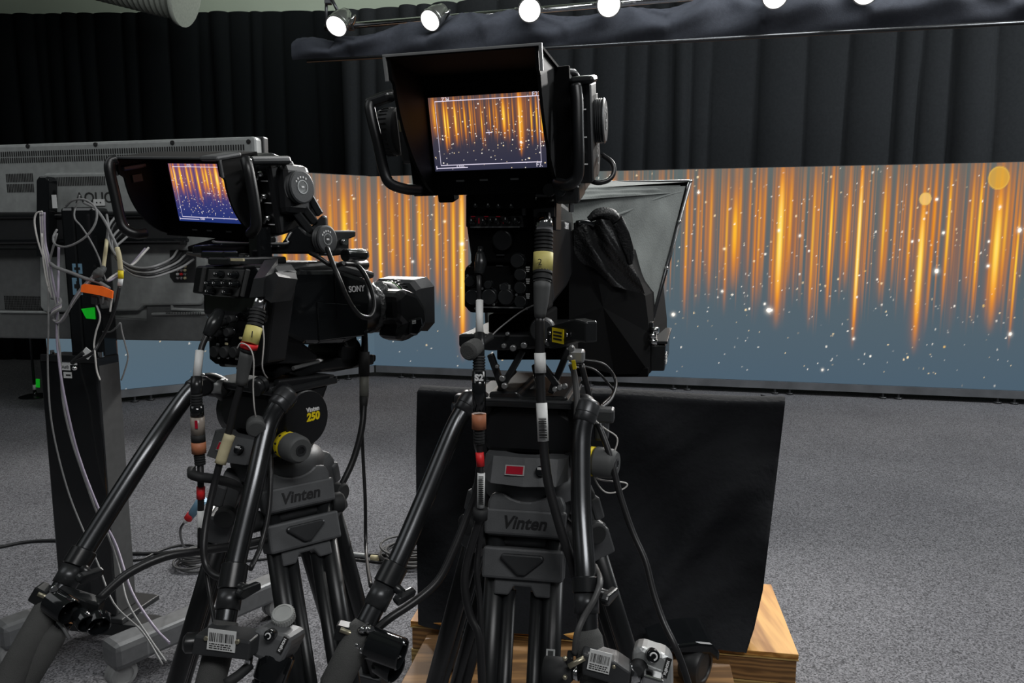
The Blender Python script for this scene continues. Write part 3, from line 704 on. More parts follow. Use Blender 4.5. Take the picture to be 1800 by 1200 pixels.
mb = MB(); mb.tube([W(*X(668, 410, 2.44)), W(*X(685, 480, 2.43)), W(*X(695, 580, 2.43))], .008, 'cream'); mb.tube([W(*X(695, 580, 2.43)), W(*X(696, 640, 2.43))], .009, 'vyellow', sub=1); mb.tube([W(*X(696, 640, 2.43)), W(*X(688, 695, 2.43))], .008, 'white', sub=1); mb.tube([W(*X(688, 690, 2.43)), W(*X(660, 830, 2.42)), W(*X(610, 980, 2.42)), W(*X(540, 1110, 2.42)), W(*X(480, 1200, 2.4)), W(*X(350, 1268, 2.4))], .0055, 'cable')
tag(mb.build('sleeved_cable'), 'black cable with a cream sleeve and one yellow ring beside the column', 'cable')
for i, (a, lab) in enumerate((([(105, 135), (60, 150), (46, 220), (70, 350), (110, 470), (150, 520)], 'pale wire bowing out farthest left of the column'), ([(100, 300), (110, 480), (130, 620), (155, 720), (190, 800)], 'pale wire hanging straight left of the lilac ribbon'))):
    cab('hanging_wire', [X(*p, 2.5) for p in a], .0028, 'cablewhite', lab)
mb = MB()
for k in range(4): mb.tube([W(*X(92 + k * 9, 140, 2.52)), W(*X(96 + k * 8, 250, 2.52)), W(*X(105 + k * 8, 380, 2.52)), W(*X(128 + k * 8, 480, 2.5)), W(*X(150 + k * 9, 620, 2.5)), W(*X(185 + k * 10, 800, 2.5))], .004, 'cablelilac' if k % 2 else 'cablewhite', seg=6)
tag(mb.build('ribbon_cable'), 'lilac and white ribbon cable hanging left of the column', 'cable')
mb = MB()
for k in range(4):
    o = k * 12; mb.tube([W(*X(175 + o, 790, 2.5)), W(*X(235 - o * .2, 790 + o, 2.46)), W(*X(240, 830 + o, 2.44)), W(*X(185, 870 + o, 2.44)), W(*X(180, 930 + o * .4, 2.46)), W(*X(225, 975 - o * .3, 2.45)), W(*X(275, 930 - o * .5, 2.44)), W(*X(340 + o * .4, 800, 2.42)), W(*X(410 + o * .6, 700, 2.42)), W(*X(500 + o * .4, 610, 2.42))], .0042, ('cablegrey', 'cablelilac', 'cablewhite', 'cablegrey')[k], seg=6)
tag(mb.build('twisted_bundle'), 'knotted bundle of grey and lilac cables wrapped around the column side', 'cable')
cab('branch_cable', [X(165, 525), X(215, 560, 2.46), X(330, 600, 2.44), X(430, 640, 2.42), X(530, 668, 2.42), X(610, 715, 2.41)], .006, 'cablegrey', 'thick grey cable crossing the column above the orange tape')
cab('upright_cable', [X(215, 300, 2.5), X(180, 430, 2.5), X(160, 520, 2.5), X(165, 640, 2.49), X(195, 780, 2.47), X(222, 900, 2.46), X(222, 1060, 2.46), X(238, 1200, 2.45), (110, 700, 2.43), (125, 770, 2.43), (150, 845, 2.42), (170, 900, 2.41), (190, 940, 2.4), (210, 1000, 2.4), (225, 1060, 2.3), (262, 1120, 2.2), (292, 1163, 2.1)], .0035, 'cablegrey', 'long grey cable running down the left front of the stand to the floor')
cab('long_lead', [X(228, 390, 2.5), X(225, 560, 2.5), X(225, 760, 2.46), X(215, 1010, 2.46), X(222, 1180, 2.45), (112, 690, 2.42), (138, 800, 2.42), (178, 905, 2.41), (205, 960, 2.4), (232, 1040, 2.3), (270, 1100, 2.2), (298, 1130, 2.1)], .004, 'cablelilac', 'lilac lead falling from the knotted bundle along the stand front')
cab('black_lead', [X(150, 700), X(150, 1000), (84, 640, 2.52), (88, 720, 2.5), (100, 790, 2.5), (122, 870, 2.5), (150, 940, 2.48), (172, 990, 2.45), (200, 1060, 2.35), (250, 1110, 2.25), (286, 1168, 2.15)], .003, 'cablegrey', 'thin dark lead farthest left down the stand face')
for k, lab in enumerate(('upper', 'second', 'third', 'fourth', 'lowest')):
    y0 = 250 + k * 38; sx = (660, 690, 710, 740, 785)[k]; y_ = (170, 190, 245, 270, 290)[k]
    cab('signal_cable', [X(sx, y_, 2.62), X(sx - 50 - 8 * k, y_ + 70, 2.55), X(600 + 14 * k, 330 + 20 * k, 2.5), X(640 + 6 * k, 440 + 14 * k, 2.48), X(720 + 10 * k, 520 + 18 * k, 2.48), X(830, 560 + 16 * k, 2.48), X(950, 548 + 20 * k, 2.5), (300 + 4 * k, 455 + 4 * k, 2.6), (312 + 7 * k, 440 + 4 * k, 2.7)], .004, 'cable' if k % 2 else 'cablegrey', lab + ' of the five cables drooping from the column to the television ports')
for k, (a, c) in enumerate((((905, 408), (790, 530)), ((880, 415), (770, 540)))):
    cab('paired_wire', [X(*a, 2.62), X((a[0] + c[0]) / 2 + 4, (a[1] + c[1]) / 2 - 3, 2.58), X(*c, 2.55), X(640, 620 + 20 * k, 2.46), X(590, 660, 2.44)], .004, 'cablelilac' if k else 'cablewhite', ('white', 'lilac')[k] + ' wire slanting from the television back toward the orange tape')
mb = MB(); mb.tube([W(*X(590, 350, 2.5)), W(*X(585, 400, 2.46)), W(*X(575, 480, 2.46)), W(*X(565, 560, 2.45))], .006, 'cream'); mb.tube([W(*X(590, 160, 2.56)), W(*X(600, 240, 2.5)), W(*X(590, 350, 2.5))], .004, 'cablegrey'); mb.tube([W(*X(565, 560, 2.45)), W(*X(545, 600, 2.43))], .011, 'boot', sub=1); tag(mb.build('cream_sleeved_cable'), 'short cable with cream sleeve hanging onto the orange taped connector', 'cable')
# taped connector cluster
t = thing('cable_connector', W(*X(530, 900, 2.43)), 'cluster of grey plugs bound with orange tape in front of the column', 'connector')
b = MB(); b.prism([(p.x, p.z) for p in (W(*X(a, c, 2.4)) for a, c in ((405, 690), (425, 680), (560, 700), (640, 735), (635, 790), (540, 765), (400, 740)))], 2.395, 2.402, 'orange'); b.build('orange_tape', t, label='orange tape')
b = MB(); b.tube([W(*X(500, 640, 2.43)), W(*X(530, 600, 2.43)), W(*X(545, 565, 2.43))], [.014, .018, .010], 'boot'); b.tube([W(*X(540, 640, 2.43)), W(*X(520, 670, 2.42))], .012, 'rubber', sub=1); b.build('plug_boot', t)
b = MB(); b.box((0, 0, 0), (.032, .02, .04), 'boot', Fw(W(*X(580, 820, 2.42)), 0, 0, -8), .006); b.build('plug', t)
b = MB(); b.box((0, 0, 0), (.022, .02, .03), 'dmetal', Fw(W(*X(505, 800, 2.42)), 0, 0, 4), .004); b.tube([W(*X(505, 820, 2.42)), W(*X(540, 930, 2.42)), W(*X(510, 1040, 2.42)), W(*X(495, 1130, 2.42)), W(*X(500, 1190, 2.4)), (W(170, 650, 2.4)), W(176, 668, 2.4)], .0028, 'cablewhite'); b.build('hanging_plug', t)
b = MB(); b.tube([W(*X(630, 790, 2.41)), W(*X(622, 840, 2.41)), W(*X(615, 890, 2.41))], .003, 'cablewhite'); b.tube([W(*X(600, 740, 2.4)), W(*X(565, 780, 2.4)), W(*X(560, 830, 2.41))], .003, 'cablegrey'); b.build('tie', t)
b = MB(); pts = [W(*X(a, c, 2.6)) for a, c in ((402, 868), (440, 862), (500, 857), (507, 946), (440, 940), (425, 915))]
b.prism([(p.x, p.z) for p in pts], 2.596, 2.601, 'green'); tag(b.build('green_tape'), 'bright green tape patch stuck on the column under the orange tape', 'tape')
cab('loose_wire', [X(560, 1040, 2.6), X(620, 1040, 2.55), X(670, 1000, 2.5), X(692, 975, 2.5), X(705, 1040, 2.5), X(730, 1140, 2.5), (225, 628, 2.5), (218, 655, 2.5), (213, 668, 2.5)], .0028, 'cablegrey', 'loose wire dangling below the television beside the stand')
mb = MB(); a, c = W(*X(330, 1275, 2.42)), W(*X(420, 1195, 2.4)); mb.tube([a, a.lerp(c, .5), c], .008, 'rubber'); mb.sphere(W(131, 647, 2.42), .008, 'chrome'); mb.box((0, 0, 0), (.03, .004, .03), 'white', Fw(W(153, 621, 2.4), 0, 0, 40), .001); tag(mb.build('jack_plug'), 'black jack plug with white paper tag lying against the stand top', 'plug')
cab('feed_cable', [(330, 445, 2.0), (360, 450, 1.5), (395, 453, 1.26), (402, 452, 1.24)], .0045, 'cable', 'black cable running from the television back to the left camera top')
# ============================================================ cameras
def knob(mb, T, x, y, z, r, m='gloss', tick=True):
    mb.lathe([(-.016, r * .6), (-.014, r * .72), (-.008, r * .75), (-.006, r), (0, r * 1.05)], (x, y, z), (0, 1, 0), m, T, 12)
    if tick: mb.quad((x, y - .0164, z + r * .3), EX, EZ, r * .18, r * .5, 'whiteink', T, .0003)
def connector(mb, T, x, y, z, r, m='rubber'):
    mb.lathe([(-.012, r * .9), (-.010, r), (0, r)], (x, y, z), (0, 1, 0), m, T, 16)
    mb.lathe([(-.002, r * 1.16), (.002, r * 1.16)], (x, y, z), (0, 1, 0), 'gloss', T, 16)

def lens_parts(T, t, cx, cz, y0, y1, hw, hh):
    L = y1 - y0
    b = MB(); b.lathe([(0, .038), (.012, .046), (L * .35, .046), (L * .37, .042), (L * .55, .044)], (cx, y0, cz), (0, 1, 0), 'satin', T, 28); b.build('lens_barrel', t)
    b = MB(); b.lathe([(L * .5, .046), (L * .58, .050), (L * .66, .050), (L * .665, .0475), (L * .69, .0475), (L * .695, .051), (L * .80, .052)], (cx, y0, cz), (0, 1, 0), 'plastic', T, 32)
    b.lathe([(L * .67, .0505), (L * .678, .0505)], (cx, y0, cz), (0, 1, 0), 'greenring', T, 32)
    for k in range(36):
        a = 2 * math.pi * k / 36; b.box((0, 0, 0), (.0022, L * .06, .003), 'rubber', T @ Matrix.Translation((cx + .052 * math.cos(a), y0 + L * .75, cz + .052 * math.sin(a))) @ Matrix.Rotation(-a + R(90), 4, 'Y'))
    b.build('focus_ring', t)
    b = MB()
    rings = []
    for i in range(9):
        u = i / 8; rr = .047 + .004 * math.sin(u * 9); rings.append([(cx + (rr + .003 * math.sin(k * 5 + i * 2)) * math.cos(2 * math.pi * k / 24), y0 + L * (.32 + .22 * u), cz + (rr + .003 * math.sin(k * 5 + i * 2)) * math.sin(2 * math.pi * k / 24)) for k in range(24)])
    loft(b, rings, 'wrap', T, smooth=True); b.build('crumpled_wrap', t)
    b = MB(); o = []
    for y, s in ((y0 + L * .78, .86), (y0 + L * .82, .98), (y0 + L, 1.06), (y0 + L, .98), (y0 + L * .84, .86)):
        c = .018 * s; w, h = hw * s, hh * s
        o.append([(cx + a, y, cz + d) for a, d in ((w, h - c), (w - c, h), (-w + c, h), (-w, h - c), (-w, -h + c), (-w + c, -h), (w - c, -h), (w, -h + c))])
    loft(b, o, 'plastic2', T); b.build('lens_hood', t)

# ---------- left camera
Y1c = 1.2
o1 = W(389, 552, Y1c); C1 = Fw(V3(-.468, Y1c, o1.z), 30)
t = thing('broadcast_camera', C1 @ V3(.02, .13, -.1), 'black studio camera on the left tripod, number 1 on its yellow cable tape, lens bare', 'camera')
P1 = lambda a, c, y=0.0: onp(C1, a, c, y)
b = MB()   # rear shell: angular back profile
b.prism(xz(C1, [(351, 466), (470, 464), (482, 480), (474, 540), (462, 640), (440, 648), (380, 646), (370, 630), (369, 580), (376, 556), (348, 516)]), .006, .05, 'plastic', C1, .004); b.build('rear_shell', t)
b = MB(); side = yz(C1, [(470, 468), (500, 474), (600, 474), (650, 490), (656, 520), (652, 586), (610, 604), (566, 606), (540, 606), (486, 580), (470, 560)], .10)
b.prism(side, -.055, .095, 'gloss', C1, .008, axis='x')
q = onx(C1, 627, 508, .0965); b.text('SONY', (.0963, q.y, q.z), EY, EZ, .0155, 'whiteink', T=C1, ext=.0006, bold=.0002)
q = onx(C1, 572, 552, .095); b.prism(yz(C1, [(556, 530), (634, 535), (640, 590), (560, 600)], .095), .0945, .0965, 'gloss', C1, .002, axis='x')
b.box((.0955, side[2][0] - .012, side[2][1] - .045), (.002, .002, .08), 'deep', C1)
b.build('side_cover', t)
b = MB(); b.prism(yz(C1, [(484, 566), (560, 622), (556, 636), (530, 640), (470, 640), (468, 590)], .06), -.04, .062, 'plastic', C1, .006, axis='x')
for k in range(6):
    q = onx(C1, 490 + 3 * k, 580 + 10 * k, .06); b.box((.063, .05, q.z), (.002, .022, .004), 'slot', C1)
b.build('lower_body', t)
b = MB(); b.prism(yz(C1, [(530, 462), (580, 458), (650, 478), (648, 490), (560, 476), (500, 474)], .07), -.03, .085, 'plastic2', C1, .006, axis='x'); b.build('top_cover', t)
# upper control panel with knobs
pn_ = MB(); pn_.prism(xz(C1, [(357, 467), (443, 467), (427, 524), (350, 514)]), -.014, .010, 'plastic', C1, .003)
pn_.prism(xz(C1, [(367, 473), (429, 474), (418, 521), (361, 517)], -.015), -.0155, -.013, 'panel', C1, .0006)
for k in range(3):
    q = P1(366, 489 + 15 * k, -.016); pn_.box((q.x + .03, -.0160, q.z), (.05, .001, .001), 'steel', C1)
pn = pn_.build('control_panel', t)
for (cx, cy) in ((265, 270), (395, 275), (180, 355), (250, 355), (330, 355), (405, 360), (185, 430), (340, 435)):
    q = P1(340 + cx / 5.218, 430 + cy / 5.218, -.016); m = MB(); knob(m, C1, q.x, -.015, q.z, .0058); m.build('knob', pn)
m = MB()
for (x0, y0, x1, y1) in ((360, 470, 353, 512), (436, 474, 426, 520)):
    m = MB(); a, c = P1(x0, y0, -.02), P1(x1, y1, -.02); m.cyl(a, c, .0035, 'panel', T=C1, seg=8); m.build('guard_bar', pn)
# lower connector panel
lp = MB(); lp.prism(xz(C1, [(372, 590), (430, 585), (428, 634), (420, 641), (384, 639), (373, 630)]), -.006, .010, 'deep', C1, .002); lpo = lp.build('connector_panel', t)
for (px, py, r) in ((384, 617, .0095), (401, 618, .0095), (418, 618, .009), (388, 583, .007), (407, 583, .007), (377, 593, .005), (395, 566, .006), (412, 560, .006)):
    q = P1(px, py, -.007); m = MB(); connector(m, C1, q.x, -.006, q.z, r); m.build('connector_cap', lpo)
m = MB()
for (px, py, mm) in ((399, 604, 'cream'), (384, 605, 'steel'), (424, 594, 'cream'), (399, 596, 'steel'), (386, 628, 'chrome'), (402, 628, 'chrome'), (417, 630, 'chrome')):
    q = P1(px, py, -.008); m.box((q.x, -.009, q.z), (.006, .003, .004), mm, C1, .001)
m.build('small_fitting', lpo)
m = MB(); a, c = P1(397, 641, -.004), P1(425, 643, -.004); m.box(((a.x + c.x) / 2, -.004, a.z), (abs(c.x - a.x), .004, .003), 'steel', C1); m.build('panel_lip', t)
# cable housing (elbow)
b = MB(); fA = xz(C1, [(446, 490), (465, 487), (462, 521), (438, 523)], -.03); 
rg = [[(x, -.03, z) for x, z in fA], [(x, .02, z + (.018 if i < 2 else 0)) for i, (x, z) in enumerate(xz(C1, [(448, 478), (472, 475), (470, 524), (440, 524)], .0))]]
loft(b, rg, 'plastic2', C1)
rg = [[(x, -.022, z) for x, z in xz(C1, [(465, 487), (484, 478), (490, 486), (476, 532), (462, 522)], -.022)], [(x, .03, z) for x, z in xz(C1, [(468, 474), (494, 480), (497, 492), (486, 530), (466, 520)], .0)]]
loft(b, rg, 'plastic2', C1); b.build('cable_housing', t)
m = MB(); q = onx(C1, 487, 500, .09); m.lathe([(0, .011), (.006, .010)], (.092, q.y - .02, q.z), (1, 0, 0), 'plastic', C1, 20); m.build('round_cover', t)
# base slide and top rail
b = MB(); b.prism(yz(C1, [(500, 655), (540, 636), (610, 622), (648, 622), (648, 640), (560, 650), (520, 662)], .04), -.03, .055, 'plastic', C1, .004, axis='x')
q = onx(C1, 552, 640, .056); b.cyl((.057, q.y - .05, q.z), (.057, q.y + .01, q.z + .004), .004, 'steel', T=C1, seg=8)
q = onx(C1, 600, 607, .03); b.lathe([(0, .028), (.01, .03), (.075, .03), (.085, .028)], (-.03, q.y, q.z - .012), (1, 0, 0), 'plastic', C1, 24); b.build('base_slide', t)
q0 = P1(405, 448, .03); q1 = P1(520, 448, .14)
b = MB(); zt_ = P1(440, 466, 0).z
b.box((.015, .04, zt_ + .006), (.05, .12, .012), 'satin', C1, .003); b.box((-.005, .0, zt_ + .016), (.055, .03, .012), 'gloss', C1, .003)
q = P1(405, 456, -.012); b.box((q.x - .01, -.014, q.z), (.011, .004, .004), 'cream', C1); b.box((q.x + .018, -.014, q.z), (.03, .004, .004), 'cream', C1); b.build('top_shoe', t)
LC = onp(C1, 720, 535, .43); LB = onp(C1, 652, 540, .25)
lens_parts(C1, t, .02, LC.z, .245, .455, .066, .054)
b = MB()  # servo grip slung under the right of the lens
gp = [onx(C1, *p, .085) for p in ((688, 520), (704, 506), (726, 514), (742, 540), (745, 565), (734, 585), (712, 598), (702, 600), (690, 592), (700, 570), (690, 560))]
b.prism([(p.y, p.z) for p in gp], .04, .098, 'plastic', C1, .012, axis='x')
b.prism(yz(C1, [(720, 562), (738, 556), (740, 572), (730, 590), (716, 588)], .098), .09, .104, 'gloss', C1, .004, axis='x')
q = onx(C1, 728, 566, .105); b.box((.1045, q.y, q.z), (.001, .012, .007), 'white', C1, .0003); b.box((.105, q.y, q.z), (.001, .009, .001), 'ink', C1); b.build('servo_grip', t)
b = MB(); q = onx(C1, 615, 598, .08); b.cyl((.06, q.y, q.z), (.085, q.y, q.z), .013, 'gloss', T=C1, seg=16); b.box((.075, q.y + .01, q.z + .016), (.02, .012, .012), 'steel', C1, .003); b.build('lock_lever', t)
b = MB(); q = onx(C1, 625, 448, .05); b.lathe([(-.03, .009), (-.028, .012), (.02, .012), (.03, .008)], (.05, q.y, q.z), (0, 1, 0), 'gloss', C1, 14); b.lathe([(-.03, .009), (.03, .010)], (.03, q.y + .02, q.z - .02), (0, 1, 0), 'plastic', C1, 14)
q = onx(C1, 600, 425, .04); b.prism(yz(C1, [(572, 405), (612, 405), (612, 416), (600, 420), (600, 446), (572, 450)], .02), .0, .04, 'satin', C1, .003, axis='x'); b.lathe([(0, .006), (.012, .006)], (.04, q.y, q.z), (1, 0, 0), 'chrome', C1, 10); b.build('front_bracket', t)

# ---------- right camera
C2 = F(880, 445, 1.12, 12)
P2 = lambda a, c, y=0.0: onp(C2, a, c, y)
t = thing('broadcast_camera', C2 @ V3(.02, .15, -.1), 'black studio camera on the right tripod, number 2 on its cable tape, teleprompter hood ahead', 'camera')
b = MB(); b.prism(xz(C2, [(817, 325), (940, 325), (962, 338), (962, 545), (935, 552), (824, 550), (815, 540), (815, 470), (827, 462), (818, 400)]), .006, .06, 'deep', C2, .004); b.build('rear_shell', t)
b = MB(); sx = P2(962, 400, .03).x + .006
b.prism([(.02, P2(960, 345).z), (.10, P2(960, 338).z), (.28, P2(960, 350).z), (.30, P2(960, 375).z), (.30, P2(960, 500).z), (.24, P2(960, 520).z), (.06, P2(960, 545).z), (.02, P2(960, 470).z)], -.05, sx, 'sidegloss', C2, .012, axis='x')
q = onx(C2, 1011, 400, sx + .001); b.text('SONY', (sx + .0006, .20, q.z), EY, EZ, .0155, 'whiteink', T=C2, ext=.0006, bold=.0002); b.build('side_cover', t)
pn_ = MB(); pn_.prism(xz(C2, [(822, 342), (926, 342), (926, 400), (822, 400)]), -.012, .010, 'deep', C2, .003)
pn_.prism(xz(C2, [(826, 379), (918, 379), (921, 399), (826, 398)], -.013), -.0135, -.011, 'tvdark', C2, .0006)
q = P2(870, 399, -.014); pn_.box((q.x, -.0145, q.z), (.075, .002, .0018), 'steel', C2)
q = P2(921, 365, -.014); pn_.box((q.x, -.014, q.z), (.006, .004, .022), 'panel', C2, .002)
pn = pn_.build('control_panel', t)
for (cx, cy, r) in ((265, 345, .005), (330, 340, .004), (380, 340, .0055), (460, 335, .0065), (545, 340, .006), (165, 345, .005), (200, 210, .005), (310, 210, .005), (400, 215, .005), (510, 215, .005), (240, 108, .005), (430, 105, .005)):
    q = P2(800 + cx / 5, 320 + cy / 5, -.014); m = MB(); knob(m, C2, q.x, -.013, q.z, r, 'gloss'); m.build('knob', pn)
m = MB()
for x0 in (830, 842, 874, 885):
    a = P2(x0, 388, -.015); m.box((a.x, -.0155, a.z), (.0012, .002, .008), 'maroon', C2)
for x0 in (832, 855, 876): a = P2(x0, 380.5, -.015); m.box((a.x, -.0155, a.z), (.006, .002, .001), 'maroon', C2)
m.build('red_marking', pn, label='thin red markings between the knobs')
b = MB(); b.prism(xz(C2, [(828, 402), (934, 402), (934, 462), (828, 462)]), -.004, .010, 'deep', C2, .004)
q = P2(885, 422, -.005); b.lathe([(-.012, .013), (-.01, .015), (0, .016)], (q.x, -.003, q.z), (0, 1, 0), 'plastic', C2, 20)
for (px, py, w) in ((882, 415, .014), (880, 448, .012), (915, 448, .012), (878, 467, .01)):
    q = P2(px, py, -.006); b.box((q.x, -.006, q.z), (w, .003, .0018), 'dmetal', C2)
b.build('middle_panel', t)
lp = MB(); lp.prism(xz(C2, [(822, 468), (934, 466), (934, 546), (830, 546), (818, 538), (818, 476)]), -.006, .010, 'deep', C2, .002); lpo = lp.build('connector_panel', t)
for (cx, cy, r) in ((165, 1005, .0115), (310, 1005, .012), (455, 1005, .012), (580, 1045, .009), (580, 925, .009), (580, 810, .009), (555, 690, .0105), (140, 870, .008), (300, 900, .006), (440, 920, .006)):
    q = P2(800 + cx / 5, 320 + cy / 5, -.007); m = MB(); connector(m, C2, q.x, -.006, q.z, r, 'satin'); m.build('connector_cap', lpo)
m = MB()
for cy in (765, 870, 1000):
    q = P2(928, 320 + cy / 5, -.009)
    for k in range(3): m.box((q.x, -.0095, q.z + .003 - .003 * k), (.006 - .001 * k, .001, .0016), 'whiteink', C2)
for (cx, cy) in ((340, 1075), (540, 990), (110, 820), (240, 935), (180, 1110), (630, 1110)):
    q = P2(800 + cx / 5, 320 + cy / 5, -.009); m.lathe([(-.004, .002), (0, .0024)], (q.x, -.006, q.z), (0, 1, 0), 'chrome', C2, 8)
q = P2(880, 540, -.008); m.box((q.x, -.008, q.z), (.07, .002, .002), 'steel', C2); q = P2(861, 502, -.008); m.box((q.x, -.008, q.z), (.008, .003, .006), 'panel', C2); q = P2(888, 505, -.008); m.box((q.x, -.008, q.z), (.016, .003, .008), 'tvmid', C2)
m.build('small_fitting', lpo)
b = MB(); rg = [[(x, -.034, z) for x, z in xz(C2, [(938, 368), (975, 364), (975, 380), (938, 381)], -.034)], [(x, -.01, z) for x, z in xz(C2, [(938, 348), (976, 346), (978, 384), (938, 384)], -.01)], [(x, .02, z) for x, z in xz(C2, [(938, 340), (980, 340), (982, 404), (938, 404)], .02)]]
loft(b, rg, 'satin', C2); b.box((P2(980, 375).x, .0, P2(980, 375).z), (.004, .05, .05), 'plastic', C2, .0015); b.build('cable_housing', t)
b = MB()
for (x0, y0, x1, y1, m_) in ((938, 332, 996, 336, 'dmetal'), (940, 341, 990, 344, 'satin')):
    a, c = P2(x0, y0, -.03), P2(x1, y1, -.01); b.cyl(a, c, .0045, m_, T=C2, seg=10)
for px in (968, 986): q = P2(px, 335, -.035); b.lathe([(-.02, .009), (.01, .009)], (q.x, -.03, q.z), (0, 1, 0), 'gloss', C2, 14)
q = P2(1004, 358, -.005); b.cyl((q.x, -.005, q.z - .012), (q.x, -.005, q.z + .012), .004, 'chrome', T=C2, seg=8); b.build('finder_shoe', t)
b = MB(); z_ = P2(960, 500).z
b.lathe([(0, .04), (.1, .046), (.16, .05)], (.02, .30, P2(880, 445).z), (0, 1, 0), 'satin', C2, 24); b.build('lens_barrel', t)

# ---------- viewfinders
def screen_grid(T, w, h, nx, ny, streaks, dens, parent, seed, blue):
    us = np.linspace(0, 200, nx); vs = np.linspace(0, 1, ny); U, V = np.meshgrid(us, vs)
    img = streak_pic(U, V, streaks, None, blue, .45, seed, .8, 1.0)
    r = random.Random(seed); st = []
    for _ in range(dens): st.append((r.uniform(2, 198), 125 * r.betavariate(1.5, 1.9), r.choice((.5, .6, .7, .9, 1.1)), r.uniform(.6, 1), 0 if r.random() < .6 else 1, False))
    st.append((157, 44, 1.6, 1, 0, True))
    img = add_stars(img, U, V * 125, st, .5)
    P = np.zeros((ny, nx, 3)); A = np.array(T)
    for i in range(3): P[..., i] = A[i, 0] * (U / 200 - .5) * w + A[i, 2] * (V - .5) * h + A[i, 3]
    # frame lines on the picture
    def line(u0, u1, v0, v1):
        m_ = (U >= u0) & (U <= u1) & (V * 125 >= v0) & (V * 125 <= v1); img[m_] = np.array([.85, .78, .95])
    return img, P, line
def viewfinder(T, label, hd, ztop, zbot, streaks, seed, blue, texts, hl=.113, hr=.113, rise=0.0, slope=(-.03, -.085), wbody=.118, cpow=1.7, rimk='casting'):
    sw, sh = .164, .101
    t = thing('viewfinder_monitor', T.to_translation(), label, 'viewfinder')
    b = MB(); rbox(b, T, -wbody, wbody, .006, .07, zbot, ztop - .008, 'plastic', .014); rbox(b, T, -wbody + .02, wbody - .02, .06, .085, zbot + .02, ztop - .03, 'plastic', .01); b.build('housing', t)
    b = MB()
    for (x0, x1, z0, z1) in ((-wbody, -sw / 2, zbot, ztop), (sw / 2, wbody, zbot, ztop), (-sw / 2, sw / 2, sh / 2, ztop), (-sw / 2, sw / 2, zbot, -sh / 2)): rbox(b, T, x0, x1, -.003, .008, z0, z1, 'deep', .001)
    for px in (-.045, -.01, .035): b.quad((px, -.0036, -sh / 2 - .014), EX, EZ, .012, .0025, 'tvmid', T, .0004)
    b.build('bezel', t)
    img, P, line = screen_grid(T, sw, sh, 330, 210, streaks, 190, t, seed, blue)
    for ln in ((11, 191, 117.6, 118.6), (11, 11.8, 10, 118), (190, 190.8, 8, 118), (11, 191, 9.4, 10.3), (3, 60, 4.2, 5.6), (3, 3.8, 3, 9), (97, 108, 62, 62.8), (102.2, 103, 59, 66)): line(*ln)
    s_ = grid_mesh('screen', P, img, 'vf', t, label='lit screen showing golden streaks')
    m = MB()
    for (tx, u, v, sz) in texts: m.text(tx, ((u / 200 - .5) * sw, -.0004, (v / 125 - .5) * sh), EX, EZ, sz, 'osd', T=T, ext=.0001)
    o_ = m.build('screen_text', s_)
    # hood: top sheet, two shaped cheeks, bottom lip
    b = MB(); th = .0035; zf = ztop + rise
    b.prism([(.004, ztop - th), (.004, ztop), (-hd, zf), (-hd, zf - th)], -hl - .006, hr + .006, 'deep', T, 0, axis='x'); b.build('hood_top', t)
    ck = [(.004, ztop), (-hd, zf), (-hd, zf - .028), (-hd + .006, zf - .032)]
    zz0 = zf - .035; n = 10
    for k in range(n + 1):
        u = k / n; ck.append((-hd + .008 + (hd - .012) * (u ** cpow), zz0 + (zbot + .004 - zz0) * (1 - (1 - u) ** 1.25)))
    ck.append((.004, zbot + .002))
    for sx_, x in ((-1, -hl), (1, hr)):
        c = MB(); c.prism(ck, x - .002, x + .002, 'hoodin', T, 0, axis='x'); c.build('hood_cheek', t)
    b = MB()  # pale rim on the front edge
    rbox(b, T, -hl - .007, hr + .007, -hd - .002, -hd + .002, zf - .002, zf + .0012, rimk, .0006)
    for x in (-hl - .005, hr + .005): rbox(b, T, x - .002, x + .002, -hd - .002, -hd + .002, zf - .03, zf, rimk, .0006)
    b.build('hood_rim', t, label='pale front edge of the hood')
    # control strip with toggle switches
    b = MB(); rbox(b, T, wbody, wbody + .028, -.002, .062, zbot + .01, ztop - .02, 'plastic', .006); cs = b.build('control_strip', t)
    for k, z in enumerate((.036, .0, -.036)):
        m = MB(); m.lathe([(-.012, .004), (0, .006)], (wbody + .013, -.002, z), (0, 1, 0), 'chrome', T, 10); m.cyl((wbody + .013, -.012, z), (wbody + .017, -.022, z - .006), .0022, 'chrome', T=T, seg=6); m.box((wbody + .014, -.0026, z - .012), (.014, .001, .0015), 'whiteink', T); m.build('toggle_switch', cs)
    return t
VF2 = F(857, 233, 1.06, 13, 14, -.8)
S2 = [(8, 4, .8, .45, 1), (26, 3, 1.3, .25, .95), (31, 3, 1.1, .3, .9), (45, 3.5, 1.3, .33, .95), (54, 2, .7, .35, .9), (62, 2.5, 1.0, .38, .9), (72, 2, .8, .36, .95), (80, 2, .5, .4, .9), (91, 1.8, 1.0, .30, .85), (106, 2, .8, .45, .9), (113, 2, .6, .4, .95), (118, 2, .7, .4, .9), (130, 5, 1.25, .38, .95), (138, 2, .9, .35, .9), (146, 2, .6, .4, .95), (157, 3.5, 1.7, .16, 1.0), (160, 6, .7, .25, 1), (177, 2, 1.1, .3, .9), (186, 2, 1.0, .3, .9), (195, 3, 1.1, .3, .9)]
v2 = viewfinder(VF2, 'tall black viewfinder over the right camera, hood raised, lit screen fully in view', .118, .080, -.085, S2, 21, ((46, 47, 66), (74, 68, 74)), (('Z31', 31, 120.6, .0075), ('F23', 188, 120.8, .0085), ('F3.', 187, 4.8, .0082), ('3200', 46, 7.2, .006)), hl=.087, hr=.098, rise=.028, rimk='silver')
VF1 = F(366, 340, 1.3, 25, 13, 3.0)
